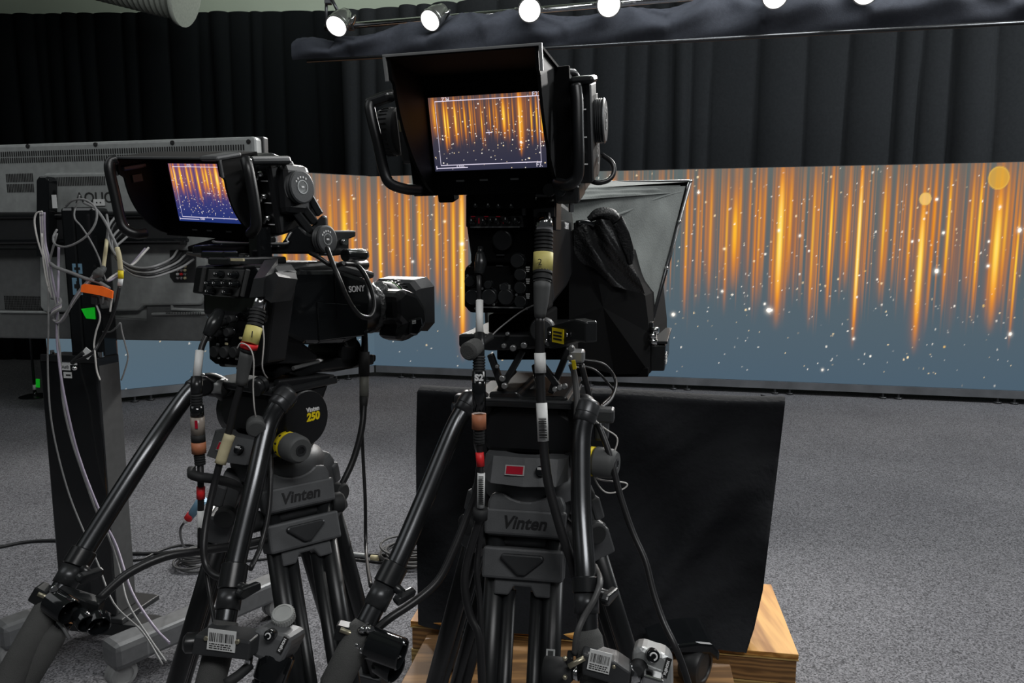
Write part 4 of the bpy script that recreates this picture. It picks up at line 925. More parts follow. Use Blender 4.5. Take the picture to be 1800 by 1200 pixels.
S1 = [(6, 5, .8, .5, 1), (14, 4, 1.4, .45, 1), (30, 6, 1.2, .45, 1), (50, 5, 1.0, .45, 1), (62, 4, .8, .5, 1), (78, 4, 1.1, .35, 1), (95, 5, .9, .45, 1), (104, 5, 1.2, .45, 1), (116, 5, .9, .4, 1), (132, 8, 1.5, .4, 1), (148, 6, .9, .4, 1), (165, 7, 1.8, .3, 1), (178, 5, 1.4, .35, 1)]
v1 = viewfinder(VF1, 'black viewfinder over the left camera, turned aside so its hood covers part of the screen', .076, .070, -.078, S1, 33, ((30, 48, 110), (84, 70, 120)), (('F23', 60, 120.5, .0062), ('3200', 70, 6.5, .0055)), cpow=2.2, rimk='casting')

def handle(parent, pts, r, m='plastic', name='handle'):
    b = MB(); b.tube([W(*p) for p in pts], r, m, seg=12, sub=6); return b.build(name, parent)
handle(v2, [(692, 166, 1.06), (665, 174, 1.05), (651, 184, 1.04), (653, 205, 1.035), (664, 250, 1.03), (675, 300, 1.03), (686, 322, 1.03), (712, 332, 1.04), (738, 334, 1.06)], .0075)
b = MB(); b.box((0, 0, 0), (.036, .026, .012), 'satin', Fw(W(668, 176, 1.045), 13, 8, -14), .004); b.build('handle_bracket', v2)
b = MB(); Tk = VF2
q = onp(VF2, 686, 232, .03); b.lathe([(-.012, .032), (.0, .034), (.014, .034), (.016, .030)], (q.x, .03, q.z), (1, 0, 0), 'rubber', VF2, 28)
for k in range(28):
    a = 2 * math.pi * k / 28; b.box((q.x, .03 + .034 * math.cos(a), q.z + .034 * math.sin(a)), (.012, .002, .002), 'plastic', VF2)
b.build('tilt_knob', v2)
b = MB(); rbox(b, VF2, -.135, -.116, .005, .05, -.04, .045, 'plastic2', .006); b.build('side_block', v2)
handle(v2, [(966, 128, 1.03), (1000, 127, 1.06), (1010, 132, 1.07), (1012, 145, 1.07)], .006, 'satin', 'top_handle')
b = MB(); rbox(b, VF2, .119, .152, -.012, .03, .056, .066, 'satin', .005); b.build('handle_bracket', v2)
handle(v2, [(1012, 150, 1.0), (1015, 180, .995), (1016, 230, .99), (1017, 280, .99), (1014, 312, .995), (998, 325, 1.0), (978, 322, 1.02)], .0078)
# big ribbed friction knobs on the right
def fknob(T, x, y, z, r, th, parent, name='friction_knob', ribs=5, ringtxt=True, hub='plastic2'):
    b = MB(); b.lathe([(0, r * .82), (th * .35, r * .86), (th * .36, r)] + [(th * (.36 + .5 * k / (ribs * 2)), r - (.0018 if k % 2 else 0)) for k in range(ribs * 2)] + [(th * .93, r), (th, r - .003)], (x, y, z), (1, 0, 0), hub, T, 40)
    if ringtxt:
        b.lathe([(th, r * .42), (th + .0006, r * .42), (th + .0006, r * .36), (th, r * .36)], (x, y, z), (1, 0, 0), 'silver', T, 28)
        for k in range(5):
            a = R(60 + 22 * k); b.box((x + th + .0004, y + r * .58 * math.cos(a), z + r * .58 * math.sin(a)), (.0008, .0026, .0032), 'whiteink', T)
        b.box((x + th + .0004, y, z), (.0008, .006, .003), 'whiteink', T)
    return b.build(name, parent)
q = onp(VF2, 1040, 208, .05)
b = MB(); rbox(b, VF2, .146, q.x + .006, .01, .075, -.045, .04, 'plastic2', .006); b.build('arm_block', v2)
fknob(VF2, q.x - .006, .05, q.z - .004, .031, .026, v2)
q2_ = onp(VF2, 1036, 275, .06); fknob(VF2, q2_.x - .008, .065, q2_.z, .03, .02, v2)
b = MB(); rbox(b, VF2, .13, q2_.x - .004, .03, .09, -.09, -.03, 'satin', .006); b.build('arm_link', v2)
handle(v2, [(1058, 272, 1.1), (1075, 285, 1.09), (1079, 302, 1.085), (1070, 316, 1.08), (1050, 321, 1.08), (1030, 314, 1.09)], .0036, 'cable', 'cable_loop')
b = MB(); rbox(b, VF2, -.09, -.065, .02, .05, -.10, -.08, 'deep', .003); rbox(b, VF2, .09, .125, .0, .07, -.103, -.075, 'satin', .005); rbox(b, VF2, -.03, .06, .01, .07, -.11, -.078, 'deep', .004); b.build('mount_foot', v2)
b = MB(); q = onp(VF2, 703, 205, -.02); b.box((-.1145, -.03, .018), (.003, .012, .016), 'cream', VF2, .001); b.build('paper_tag', v2, label='small cream paper tag')

# left viewfinder extras
handle(v1, [(206, 280, 1.26), (195, 284, 1.255), (193, 300, 1.25), (203, 345, 1.25), (212, 385, 1.25), (220, 402, 1.25), (238, 411, 1.255), (256, 410, 1.27)], .0085)
b = MB(); rbox(b, VF1, -.136, -.108, -.07, -.02, .046, .056, 'satin', .003); b.build('handle_bracket', v1)
b = MB(); rbox(b, VF1, -.1095, -.1085, -.055, -.035, .025, .038, 'greyink', .0005); b.build('badge', v1)
handle(v1, [(432, 280, 1.18), (437, 300, 1.17), (446, 350, 1.17), (450, 395, 1.175), (440, 412, 1.19)], .0085)
b = MB(); q = onp(VF1, 460, 281, -.02); T_ = Fw(W(455, 283, 1.2), 30, 6, -10); b.box((0, .02, 0), (.018, .085, .014), 'satin', T_, .005)
for dx in (-.004, .006): b.lathe([(-.025, .004), (-.022, .004)], (dx, 0, 0), (0, 1, 0), 'chrome', T_, 10)
b.build('handle_bracket', v1)
b = MB(); rbox(b, VF1, -.02, .09, -.05, .05, -.092, -.082, 'deep', .003); rbox(b, VF1, .03, .06, -.02, .02, -.11, -.085, 'gloss', .004); b.build('mount_foot', v1)
b = MB(); rbox(b, VF1, .085, .121, -.085, -.03, .066, .074, 'casting', .004); b.build('hood_hinge', v1, label='pale grey hinge plate on the hood corner')
VK = Fw(W(520, 330, 1.27), 30, 0, -3)
b = MB(); rbox(b, VK, -.035, .004, -.03, .035, -.045, .04, 'plastic', .012); b.build('arm_block', v1)
fknob(VK, -.006, 0, 0, .028, .022, v1, ribs=2)
VL = Fw(W(567, 421, 1.28), 30, 0, -3)
fknob(VL, -.008, 0, 0, .024, .02, v1, ribs=2)
b = MB(); p_, q_ = W(520, 335, 1.28), W(566, 418, 1.30)
for (a, c, dy) in (((538, 340), (560, 378), .012), ((512, 365), (546, 408), -.01), ((526, 358), (552, 392), .0)):
    A_, B_ = W(a[0], a[1], 1.285 + dy), W(c[0], c[1], 1.30 + dy); beam(b, A_, B_, .02, .014, 'satin', .003)
b.build('parallel_arm', v1)
b = MB(); b.prism([(p.x, p.z) for p in (W(*q, 1.31) for q in ((545, 402), (568, 378), (575, 380), (576, 398), (568, 412), (552, 416)))], 1.30, 1.315, 'dmetal', None, .003); b.build('arm_plate', v1)
b = MB(); b.prism([(p.x, p.z) for p in (W(*q, 1.29) for q in ((395, 428), (498, 430), (506, 420), (512, 408), (530, 395), (545, 410), (575, 420), (578, 446), (345, 446), (345, 432)))], 1.27, 1.33, 'gloss', None, .004); b.build('arm_base', v1)
b = MB(); A_, B_ = W(376, 422, 1.262), W(497, 428, 1.262); b.tube([A_, W(385, 426, 1.262), B_, W(504, 421, 1.265), W(512, 408, 1.27)], .0022, 'steel', sub=4); b.build('trim_edge', v1)
b = MB(); b.box((0, 0, 0), (.026, .03, .09), 'gloss', Fw(W(458, 446, 1.25), 30), .004); b.build('arm_post', v1)
cab('finder_cable', [(545, 444, 1.26), (560, 452, 1.25), (585, 467, 1.25), (604, 462, 1.24)], .004, 'cable', 'short black cable along the top of the left camera')
cab('lens_cable', [(575, 436, 1.26), (582, 455, 1.24), (596, 490, 1.22), (612, 527, 1.22), (630, 552, 1.23), (648, 558, 1.24), (657, 545, 1.26), (656, 520, 1.28), (645, 490, 1.3), (632, 470, 1.32), (620, 465, 1.32), (604, 464, 1.3)], .0042, 'cable', 'black cable looping across the glossy side of the left camera')
# ============================================================ tripods
def tripod(c, az, label, brand_h, splay=.33, rot=0.0, blen=.115):
    # c: centre of the spider casting (world), az: azimuth (deg) of the three legs
    t = thing('tripod', V3(c.x, c.y, 0), label, 'tripod')
    b = MB(); b.lathe([(-.06, .055), (-.04, .062), (-.012, .068), (-.008, .078), (.012, .080), (.024, .074), (.034, .058)], c, (0, 0, 1), 'casting', seg=32)
    b.lathe([(.03, .056), (.045, .054), (.05, .058), (.058, .058), (.06, .05)], c, (0, 0, 1), 'satin', seg=32)
    b.build('bowl', t)
    for i, a in enumerate(az):
        o = V3(math.cos(R(a)), math.sin(R(a)), 0); s = V3(-math.sin(R(a)), math.cos(R(a)), 0)
        if (s.x < 0): s = -s
        d = (o * splay - EZ).normalized(); nrm = (o + EZ * splay).normalized()
        top = c + o * .062 + V3(0, 0, -.01)
        T = Matrix((s, -nrm, -d)).transposed().to_4x4(); T.translation = top     # local: x along s, y inward, z up the leg
        if s.cross(-nrm).dot(-d) < 0: T = Matrix((s, -nrm, -d)).transposed().to_4x4(); T.translation = top
        lg = MB()
        # yoke casting with a cut-out, hinge
        w = blen / 2
        pol = [(-w, -.05), (-w - .002, .0), (-w * .92, .014), (-w * .62, .016), (-w * .4, .008), (-w * .15, .004), (w * .15, .004), (w * .4, .008), (w * .62, .016), (w * .92, .014), (w + .002, .0), (w, -.05)]
        lg.prism(pol, -.022, .012, 'casting', T, .004)
        lg.cyl((-w - .004, .004, -.055), (w + .004, .004, -.055), .012, 'dmetal', T=T, seg=14)
        L1 = .50
        for e in (-1, 1):
            x = e * (w - .012)
            lg.cyl((x, 0, -.05), (x * 1.0, 0, -.05 - L1), .0155, 'tube', T=T, seg=18)
        leg = lg.build('leg', t)
        if 'right camera' in label and i == 0:
            p = MB(); p.quad((w - .010, -.0165, -.225), EX, EZ, .013, .036, 'white', T); p.quad((w - .010, -.0174, -.215), EX, EZ, .008, .012, 'boot', T, .0003); p.build('paper_tag', leg, label='white paper tag')
        p = MB(); p.prism([(-w - .004, -.048), (w + .004, -.048), (w + .006, -.009), (-w - .006, -.009)], -.026, -.008, 'casting', T, .004)
        p.text('Vinten', (0, -.0264, -.029), EX, EZ, .026, 'greyink2', shear=.25, T=T, ext=.0008, bold=.0006)
        p.build('name_plate', leg)
        p = MB(); p.prism([(-w - .004, -.112), (w + .004, -.112), (w + .004, -.066), (-w - .004, -.066)], -.026, .018, 'casting', T, .004); p.build('clamp_block', leg)
        p = MB(); p.prism([(-.030, -.074), (.030, -.074), (.034, -.080), (.006, -.104), (-.006, -.104), (-.034, -.080)], -.034, -.024, 'dmetal', T, .003); p.build('clamp_lever', leg)
        p = MB(); p.prism([(-w * .75, -.110), (-w * .75, -.136), (-w * .36, -.136), (-w * .22, -.122), (w * .22, -.122), (w * .36, -.136), (w * .75, -.136), (w * .75, -.110)], -.018, .012, 'casting', T, .003); p.build('lower_bridge', leg)
        zf = top.z; L2 = (zf / -d.z)
        p = MB()
        for e in (-1, 1): p.cyl((e * .022, 0, -.13), (e * .022, 0, -.60), .011, 'tube', T=T, seg=14)
        p.prism([(-w - .004, -.57), (w + .004, -.57), (w + .004, -.53), (-w - .004, -.53)], -.02, .018, 'dmetal', T, .004); p.build('middle_stage', leg)
        p = MB(); p.cyl((0, 0, -.55), (0, 0, -L2 + .02), .014, 'tube', T=T, seg=14); p.build('lower_stage', leg)
        p = MB(); fp = top + d * (L2 - .02); p.lathe([(-.02 + .0, .028), (0, .03), (.03, .018)], V3(fp.x, fp.y, .02), (0, 0, 1), 'rubber', seg=16); p.build('rubber_foot', leg)
        for sg in (-1, 1):
            p = MB(); p.lathe([(0, .016), (.006, .018), (.02, .018), (.024, .014)], (sg * (w + .004), .004, -.055), (sg, 0, 0), 'rubber', T, 16); p.build('hinge_cap', leg)
    return t

def head(T, label, yaw_txt, logo=True):
    t = thing('fluid_head', T.to_translation() - V3(0, 0, .08), label, 'tripod head')
    b = MB(); rg = []
    b.prism([(-.05, .062), (-.07, .05), (-.078, .02), (-.074, -.005), (-.06, -.014), (.06, -.014), (.074, -.005), (.078, .02), (.07, .05), (.05, .062)], -.05, .05, 'plastic', T, .010); b.build('head_body', t)
    for s in (-1, 1):
        b = MB(); b.lathe([(0, .042), (.006, .050), (.022, .050), (.028, .046)], (s * .062, 0, .016), (s, 0, 0), 'plastic', T, 36)
        b.prism([(-.035, .03), (.035, .03), (.055, .066), (-.05, .066)], s * .066, s * .084, 'plastic', T, .004, axis='x')
        if s > 0 and logo:
            b.text('Vinten', (.0905, .012, .030), EY, EZ, .011, 'whiteink', T=T, ext=.0004, bold=.0003); b.text('250', (.0905, .012, .017), EY, EZ, .019, 'vyellow', T=T, ext=.0004, shear=.1, bold=.0008)
        b.build('side_drum', t)
    b = MB(); rbox(b, T, -.088, .088, -.065, .075, .064, .074, 'satin', .003); rbox(b, T, -.09, .07, -.066, .085, .072, .077, 'dmetal', .002)
    b.build('mounting_plate', t)
    T0 = T; T = T @ Matrix.Translation((0, 0, .054))
    b = MB(); b.lathe([(0, .070), (.010, .074), (.024, .074), (.034, .060)], (0, 0, -.098), (0, 0, 1), 'plastic', T, 36)
    # sloped fascia with the red level display
    fp = [[(x, -.092, -.092) for x in ()]]
    rg = [[(-.05, -.098, -.1), (0, -.102, -.102), (.05, -.098, -.1), (.066, -.08, -.096), (.066, -.03, -.096), (-.066, -.03, -.096), (-.066, -.08, -.096)], [(-.05, -.076, -.064), (0, -.078, -.064), (.05, -.076, -.064), (.064, -.068, -.064), (.064, -.03, -.064), (-.064, -.03, -.064), (-.064, -.068, -.064)]]
    loft(b, rg, 'casting', T); base = b.build('level_base', t)
    b = MB(); n_ = V3(0, -.037, .024).normalized(); ud = V3(0, .024, .037).normalized()
    c0 = V3(-.014, -.0900, -.0812); b.quad(c0, EX, ud, .030, .016, 'silver', T, .001); b.quad(c0 + n_ * .001, EX, ud, .026, .012, 'maroon', T, .001); b.build('level_display', base, label='small red level display')
    b = MB(); q = V3(.026, -.0885, -.0815); b.lathe([(0, .0085), (.007, .0075)], q, n_, 'gloss', T, 18); b.box(q + n_ * .007 + ud * .003, (.010, .002, .003), 'whiteink', T); b.build('level_button', base)
    b = MB(); q = V3(.06, -.04, -.072); b.lathe([(.0, .014), (.028, .016), (.03, .020), (.034, .020)], q, (1, -.25, 0), 'dmetal', T, 24); b.build('drag_shaft', t)
    b = MB(); ax = V3(1, -.25, 0).normalized(); b.lathe([(.03, .0225), (.044, .0225)], q, ax, 'vyellow', T, 28)
    for k in range(10):
        a = 2 * math.pi * k / 10; u = V3(0, 0, 1); w = ax.cross(u); b.box(q + ax * .037 + (u * math.cos(a) + w * math.sin(a)) * .0226, (.003, .003, .003), 'ink', T)
    b.build('scale_ring', t, label='yellow scale ring')
    b = MB(); b.lathe([(.044, .021), (.048, .0235), (.072, .0225), (.08, .018)], q, ax, 'boot', T, 28); b.lathe([(.08, .009), (.081, .009), (.081, .006), (.08, .006)], q, ax, 'dmetal', T, 20); b.build('drag_knob', t)
    b = MB(); b.text('O', (.045, -.0745, -.090), EX, EZ, .008, 'whiteink', T=T, ext=.0002); b.lathe([(-.125, .05), (-.11, .058), (-.10, .062), (-.09, .06)], (0, 0, 0), (0, 0, 1), 'satin', T, 32); b.build('bowl_clamp', t)
    return t
def pan_bar(parent, clampw, pts, r, collar, rgrip, m='bar'):
    # pts: picture path (px,py,Y) of the bar from the head to the grip end; collar: fractions
    b = MB(); P = [W(*p) for p in pts]
    b.tube(P[:-2] + [P[-2]], r, m, seg=20, sub=8); bar = b.build('pan_bar', parent)
    b = MB(); a, c = P[-2], P[-1]; d = (c - a).normalized(); L = (c - a).length
    b.lathe([(-.01, rgrip * .8), (0, rgrip), (L - .008, rgrip), (L, rgrip * .8)], a, d, 'foam', seg=24); b.build('foam_grip', bar)
    a, c = P[-3], P[-2]; d = (c - a).normalized(); L = (c - a).length
    f0, f1, f2 = collar
    b = MB(); b.lathe([(L * f0, r * 1.03), (L * f0 + .002, r * 1.28), (L * f1 - .002, r * 1.28), (L * f1, r * 1.05)], a, d, 'satin', seg=24)
    k = a + d * (L * (f0 * .25 + f1 * .75)); s = d.cross(V3(0, -1, 0)).normalized()
    if s.x < 0: s = -s
    kd = (s * .8 + V3(0, -.5, 0)).normalized()
    b.cyl(k, k + kd * (r + .018), r * .45, 'satin', seg=12); b.build('lock_collar', bar)
    b = MB(); kk = k + kd * (r + .014); Tm = Matrix.Translation(kk) @ kd.to_track_quat('Y', 'Z').to_matrix().to_4x4(); b.prism([(-.018, -.006), (.014, -.009), (.020, 0), (.014, .007), (-.018, .005)], 0, .012, 'satin', Tm, .003); b.build('lock_lever', bar)
    b = MB(); b.lathe([(L * f1, r * 1.16), (L * f2, r * 1.16)], a, d, 'dmetal', seg=24); b.build('sleeve', bar)
    b = MB(); p = P[0]; d0 = (P[1] - P[0]).normalized()
    b.lathe([(-.006, r * 1.05), (0, r * 1.22), (.014, r * 1.22), (.015, r * 1.16), (.024, r * 1.16), (.028, r)], p, d0, 'dmetal', seg=24)
    b.tube([p + d0 * .006, p.lerp(clampw, .4) + V3(0, 0, .006), clampw], [r * 1.15, r * 1.2, r * 1.3], 'plastic', seg=14, sub=4); b.build('bar_clamp', bar)
    return bar

H1 = F(478, 740, 1.27, 32); h1 = head(H1, 'black fluid head under the left camera, its logo disc showing on the side', 0)
H2 = F(938, 770, 1.17, 11); h2 = head(H2, 'black fluid head under the right camera with red level display to the front', 0, False)
T1c = H1 @ V3(0, 0, -.050); T2c = H2 @ V3(0, 0, -.048)
tripod(V3(T1c.x + .008, T1c.y, T1c.z - .030), (-52, 68, 188), 'black two-tube tripod below the left camera, standing in front of the television stand', 0)
tripod(V3(T2c.x, T2c.y, T2c.z - .030), (-100, 20, 140), 'black two-tube tripod below the right camera, standing in front of the draped box', 0)
pan_bar(h1, H1 @ V3(.055, -.03, .05), [(505, 694, 1.14), (490, 712, 1.125), (470, 752, 1.11), (447, 850, 1.06), (414, 990, 1.0), (394, 1105, .95), (366, 1215, .91)], .0145, (.0, .42, .72), .0195)
pan_bar(h1, H1 @ V3(-.05, -.05, .055), [(357, 672, 1.24), (338, 684, 1.22), (305, 726, 1.19), (255, 800, 1.13), (150, 965, 1.04), (92, 1062, .99), (6, 1215, .92)], .0145, (.0, .33, .66), .0205)
pan_bar(h2, H2 @ V3(.07, -.03, .05), [(1034, 712, 1.07), (1028, 735, 1.06), (1021, 780, 1.045), (1022, 900, 1.0), (1029, 1010, .95), (1033, 1120, .915), (1048, 1215, .89)], .0145, (.02, .30, .62), .0195)
pan_bar(h2, H2 @ V3(-.07, -.03, .05), [(829, 700, 1.13), (815, 722, 1.12), (795, 760, 1.1), (745, 880, 1.05), (697, 990, 1.0), (637, 1108, .95), (582, 1215, .91)], .0145, (.0, .34, .66), .0205)
# side clamp arm of the left head with worn grey cover
b = MB(); b.tube([W(357, 678, 1.25), W(380, 684, 1.25), W(415, 680, 1.26)], .014, 'dmetal', seg=14, sub=3); b.tube([W(366, 676, 1.243), W(394, 680, 1.243)], .0142, 'silver', seg=14, sub=1); b.build('clamp_arm', h1)
b = MB(); b.lathe([(-.01, .012), (0, .017), (.02, .017), (.026, .012)], W(352, 676, 1.235), (.6, -.8, 0), 'plastic', seg=20); b.build('clamp_knob', h1)
b = MB(); b.box((0, 0, 0), (.02, .02, .02), 'dmetal', Fw(W(812, 703, 1.15), 11), .003); b.cyl(W(795, 715, 1.14), W(828, 716, 1.15), .007, 'dmetal', seg=10); b.build('clamp_knob', h2)
b = MB(); b.box((0, 0, 0), (.05, .03, .022), 'plastic2', Fw(W(1052, 728, 1.14), 11), .004); b.box((0, 0, 0), (.022, .03, .05), 'plastic2', Fw(W(1058, 745, 1.14), 11), .005); b.build('clamp_knob', h2)

# --- camera plates between cameras and heads
t = thing('camera_plate', H1 @ V3(0, 0, .08), 'sloped black wedge plate between the left camera and its head', 'plate')
b = MB(); CP1 = Fw(C1.to_translation(), 30)
b.prism(yz(C1, [(470, 664), (490, 654), (575, 652), (640, 640), (648, 632), (648, 622), (600, 624), (480, 640), (462, 652)], .03), -.04, .05, 'plastic', C1, .003, axis='x'); b.build('wedge', t)
b = MB(); pts = [onx(H1, *q, .075) for q in ((490, 668), (582, 657), (576, 678), (566, 706), (545, 702), (530, 680), (488, 680))]; b.prism([(p.y, p.z) for p in pts], .062, .076, 'plastic', H1, .003, axis='x'); b.build('side_cheek', t)
t = thing('camera_plate', H2 @ V3(0, 0, .08), 'tall black riser plate with crossed struts between the right camera and its head', 'plate')
RP = F(905, 640, 1.15, 12)
b = MB(); b.prism(xz(RP, [(815, 583), (1002, 583), (1002, 606), (870, 612), (815, 606)]), -.03, .2, 'plastic', RP, .004); b.build('top_plate', t)
b = MB(); b.prism(xz(RP, [(858, 552), (955, 552), (955, 590), (858, 590)]), .0, .15, 'deep', RP, .004); b.build('riser_block', t)
b = MB(); b.prism(xz(RP, [(868, 612), (1000, 612), (1000, 636), (868, 636)]), .02, .12, 'deep', RP, .003); b.build('middle_bar', t)
b = MB()
for (x0, y0, x1, y1, yy) in ((862, 622, 884, 684, -.02), (920, 615, 878, 688, -.015), (948, 634, 985, 684, -.02), (1000, 612, 968, 690, -.01), (905, 650, 880, 676, .02), (940, 640, 950, 690, .03)):
    A_, B_ = RP @ onp(RP, x0, y0, yy), RP @ onp(RP, x1, y1, yy); beam(b, A_, B_, .012, .010, 'satin', .002)
b.build('strut', t)
b = MB()
for (px, py, r) in ((887, 607, .004), (922, 606, .005), (903, 611, .005), (884, 664, .005), (888, 677, .005), (985, 680, .0045), (993, 678, .0045), (976, 683, .004), (1002, 628, .004), (1005, 612, .005), (875, 643, .003), (965, 600, .006), (893, 586, .003)):
    b = MB(); q = onp(RP, px, py, -.032); b.lathe([(-.008, r * .7), (-.006, r), (0, r)], q, (0, 1, 0), 'steel', RP, 12); b.build('bolt', t)
b = MB(); b.prism(xz(RP, [(868, 682), (915, 682), (922, 690), (1000, 690), (1004, 700), (866, 700)]), -.03, .15, 'satin', RP, .003); b.build('lower_plate', t)
b = MB(); A_ = onp(RP, 955, 578, -.03); b.lathe([(-.018, .016), (-.012, .019), (-.004, .019), (-.003, .015), (.0, .015), (.002, .018), (.006, .018)], A_, (0, 1, 0), 'plastic2', RP, 24); b.build('locking_knob', t)
RY = F(985, 592, 1.06, 60)
b = MB(); b.prism(xz(RY, [(958, 575), (1010, 560), (1030, 565), (1030, 603), (1010, 600), (965, 614)]), 0, .02, 'satin', RY, .003)
q = onp(RY, 981, 590, -.001); b.quad((q.x, -.0012, q.z), EX, EZ, .03, .021, 'vyellow', RY)
for k in range(3): b.quad((q.x, -.002, q.z + .005 - .005 * k), EX, EZ, .022, .0026, 'ink', RY, .0003)
for (px, py) in ((962, 598), (998, 588), (968, 585)): q = onp(RY, px, py, -.001); b.lathe([(-.004, .003), (0, .0035)], q, (0, 1, 0), 'chrome', RY, 10)
b.build('warning_cheek', t, label='side cheek with a yellow warning sticker')

# --- handle knob / short rod at the left of the right camera
mb = MB(); a = W(826, 616, 1.03); c = W(862, 592, 1.09); mb.lathe([(-.022, .008), (-.02, .0125), (.004, .0135), (.008, .010)], a, (a - c).normalized() * 1, 'foam', seg=22); mb.cyl(a, c, .006, 'rubber', seg=12); mb.tube([c, W(880, 575, 1.1), W(920, 545, 1.1), W(960, 528, 1.08)], .0012, 'cablegrey', seg=5); tag(mb.build('release_rod'), 'short black rod with a round rubber end left of the right camera base', 'rod')

# ============================================================ zoom and focus handgrips on the pan bars
def fl_label(mb, T, c, xd, yd, w, h):
    mb.quad(c, xd, yd, w, h, 'ink', T, .0008); z = Vector(xd).cross(Vector(yd)).normalized(); mb.text('FUJINON', Vector(c) + z * .0014, xd, yd, h * .62, 'whiteink', T=T, ext=.0002, bold=.0002)
def clogo(mb, T, c, n, r):
    n = Vector(n).normalized(); mb.lathe([(-.004, r), (.006, r), (.008, r * .85)], c, n, 'gloss', T, 28)
    u = n.orthogonal().normalized(); w = n.cross(u); pts = [Vector(c) + n * .0085 + (u * math.cos(a) + w * math.sin(a)) * r * .5 for a in np.linspace(R(60), R(320), 10)]
    mb.tube(pts, r * .13, 'whiteink', T, seg=6, sub=2)
def zoom_demand(base, label, boxpts, Yb, dmat, lab_p, logo_p, clamp, yaw, knobp=None):
    t = thing('zoom_control', base, label, 'zoom control')
    return t
# left camera, right pan bar: clamp with barcode + graphite handle
ZF = F(500, 1130, .93, 12, -12, 14)
t = thing('zoom_control', W(490, 1200, .93), 'grey zoom control with white ribbed dial on top, clamped on the left tripod', 'zoom control')
b = MB(); b.prism(xz(ZF, [(460, 1096), (475, 1098), (522, 1113), (520, 1130), (503, 1162), (466, 1151), (452, 1144), (449, 1126)]), -.02, .03, 'legmetal', ZF, .007); z1 = b.build('control_body', t)
b = MB(); q = onp(ZF, 477, 1114, -.0215); clogo(b, ZF, (q.x, -.022, q.z), (0, -1, 0), .0072); b.build('logo_button', z1)
b = MB(); q = onp(ZF, 497, 1133, -.0212); xd = (onp(ZF, 504, 1119, -.02) - onp(ZF, 490, 1147, -.02)).normalized(); yd = V3(-xd.z, 0, xd.x); fl_label(b, ZF, (q.x, -.0212, q.z), xd, yd, .023, .0075); b.build('maker_label', z1, label='small black label with white lettering')
b = MB(); DT = W(497, 1076, .95); up = V3(.02, -.42, .9).normalized(); dn = W(495, 1094, .95)
b.lathe([(-.014, .0135), (-.013, .0150), (-.002, .0150), (0, .0140), (.001, .011), (-.0005, .0105)], DT, up, 'dial', seg=44)
u_ = up.orthogonal().normalized(); w_ = up.cross(u_)
for k in range(28):
    a = 2 * math.pi * k / 28; Tm = Matrix((u_ * math.cos(a) + w_ * math.sin(a), up.cross(u_ * math.cos(a) + w_ * math.sin(a)), up)).transposed().to_4x4(); Tm.translation = DT; b.box((.0150, 0, -.0075), (.0016, .0015, .010), 'dial', Tm)
b.build('speed_dial', z1, label='pale ribbed dial')
b = MB(); b.cyl(DT - up * .014, DT - up * .035, .012, 'deep', seg=18); b.build('dial_shaft', z1)
b = MB(); A_, B_ = W(488, 1152, .93), W(470, 1206, .915); d_ = (B_ - A_).normalized(); b.lathe([(-.004, .0215), (.0, .0235), (.03, .0225), (.034, .019), (.036, .0215), (.042, .0215)], A_, d_, 'gloss', seg=28); b.build('thumb_barrel', t)
b = MB(); b.box((0, 0, 0), (.008, .012, .014), 'chrome', F(437, 1163, .915, 0, 0, 12), .002); b.tube([W(440, 1168, .915), W(420, 1186, .90), W(396, 1202, .89)], .0065, 'rubber', sub=3); b.build('cable_gland', t)
b = MB(); CF = F(390, 1124, .92, 6, -8, 4)
b.prism(xz(CF, [(358, 1104), (424, 1110), (455, 1115), (452, 1148), (414, 1144), (352, 1138)]), -.024, .02, 'plastic2', CF, .003)
b.build('clamp_block', t)
b = MB(); q = onp(CF, 390, 1125, -.025); b.barcode((q.x, -.0255, q.z), EX, EZ, .038, .027, CF, n=20, seed=5); b.build('barcode_label', t, label='white barcode label')
b = MB()
for (px, py) in ((362, 1122), (417, 1128)): q = onp(CF, px, py, -.026); b.lathe([(-.003, .0028), (0, .0032)], (q.x, -.024, q.z), (0, 1, 0), 'brass', CF, 10)
b.build('screw', t)
b = MB(); b.lathe([(0, .010), (.006, .013), (.02, .013), (.024, .008)], W(356, 1128, .92), (-1, -.2, .05), 'satin', seg=20); b.cyl(W(356, 1114, .91), W(352, 1141, .91), .003, 'chrome', seg=8); b.build('clamp_knob', t)
# right camera, right pan bar: silver handle
ZS = F(1148, 1165, .9, 14, -14, 8)
t = thing('zoom_control', W(1148, 1215, .9), 'silver zoom control with black logo button, clamped on the right tripod', 'zoom control')
b = MB(); b.prism(xz(ZS, [(1113, 1134), (1130, 1129), (1146, 1136), (1170, 1142), (1182, 1158), (1183, 1215), (1160, 1215), (1112, 1180)]), -.018, .03, 'silver', ZS, .006); z2 = b.build('control_body', t)
b = MB(); q = onp(ZS, 1147, 1150, -.02); clogo(b, ZS, (q.x, -.022, q.z), (.2, -1, .1), .0085); b.build('logo_button', z2)
b = MB(); q = onp(ZS, 1172, 1173, -.0185); fl_label(b, ZS, (q.x, -.0186, q.z), V3(.1, 0, 1), V3(-1, 0, .1), .025, .0072); b.build('maker_label', z2, label='small black label set in the silver shell')
b = MB(); q = onp(ZS, 1122, 1175, -.02); b.lathe([(-.012, .0055), (-.011, .008), (0, .0125)], (q.x, -.018, q.z), (0, 1, 0), 'rubber', ZS, 24); b.box((q.x + .006, -.016, q.z - .008), (.02, .006, .024), 'rubber', ZS, .003); b.build('thumb_rocker', t)
b = MB(); b.lathe([(0, .013), (.012, .013), (.014, .010)], W(1104, 1182, .885), (1, .2, 0), 'chrome', seg=24); b.box((0, 0, 0), (.026, .02, .02), 'chrome', F(1146, 1196, .87, 10, 0, 12), .003); b.build('cable_gland', t)
CS = F(1058, 1165, .885, 10, -8, 10)
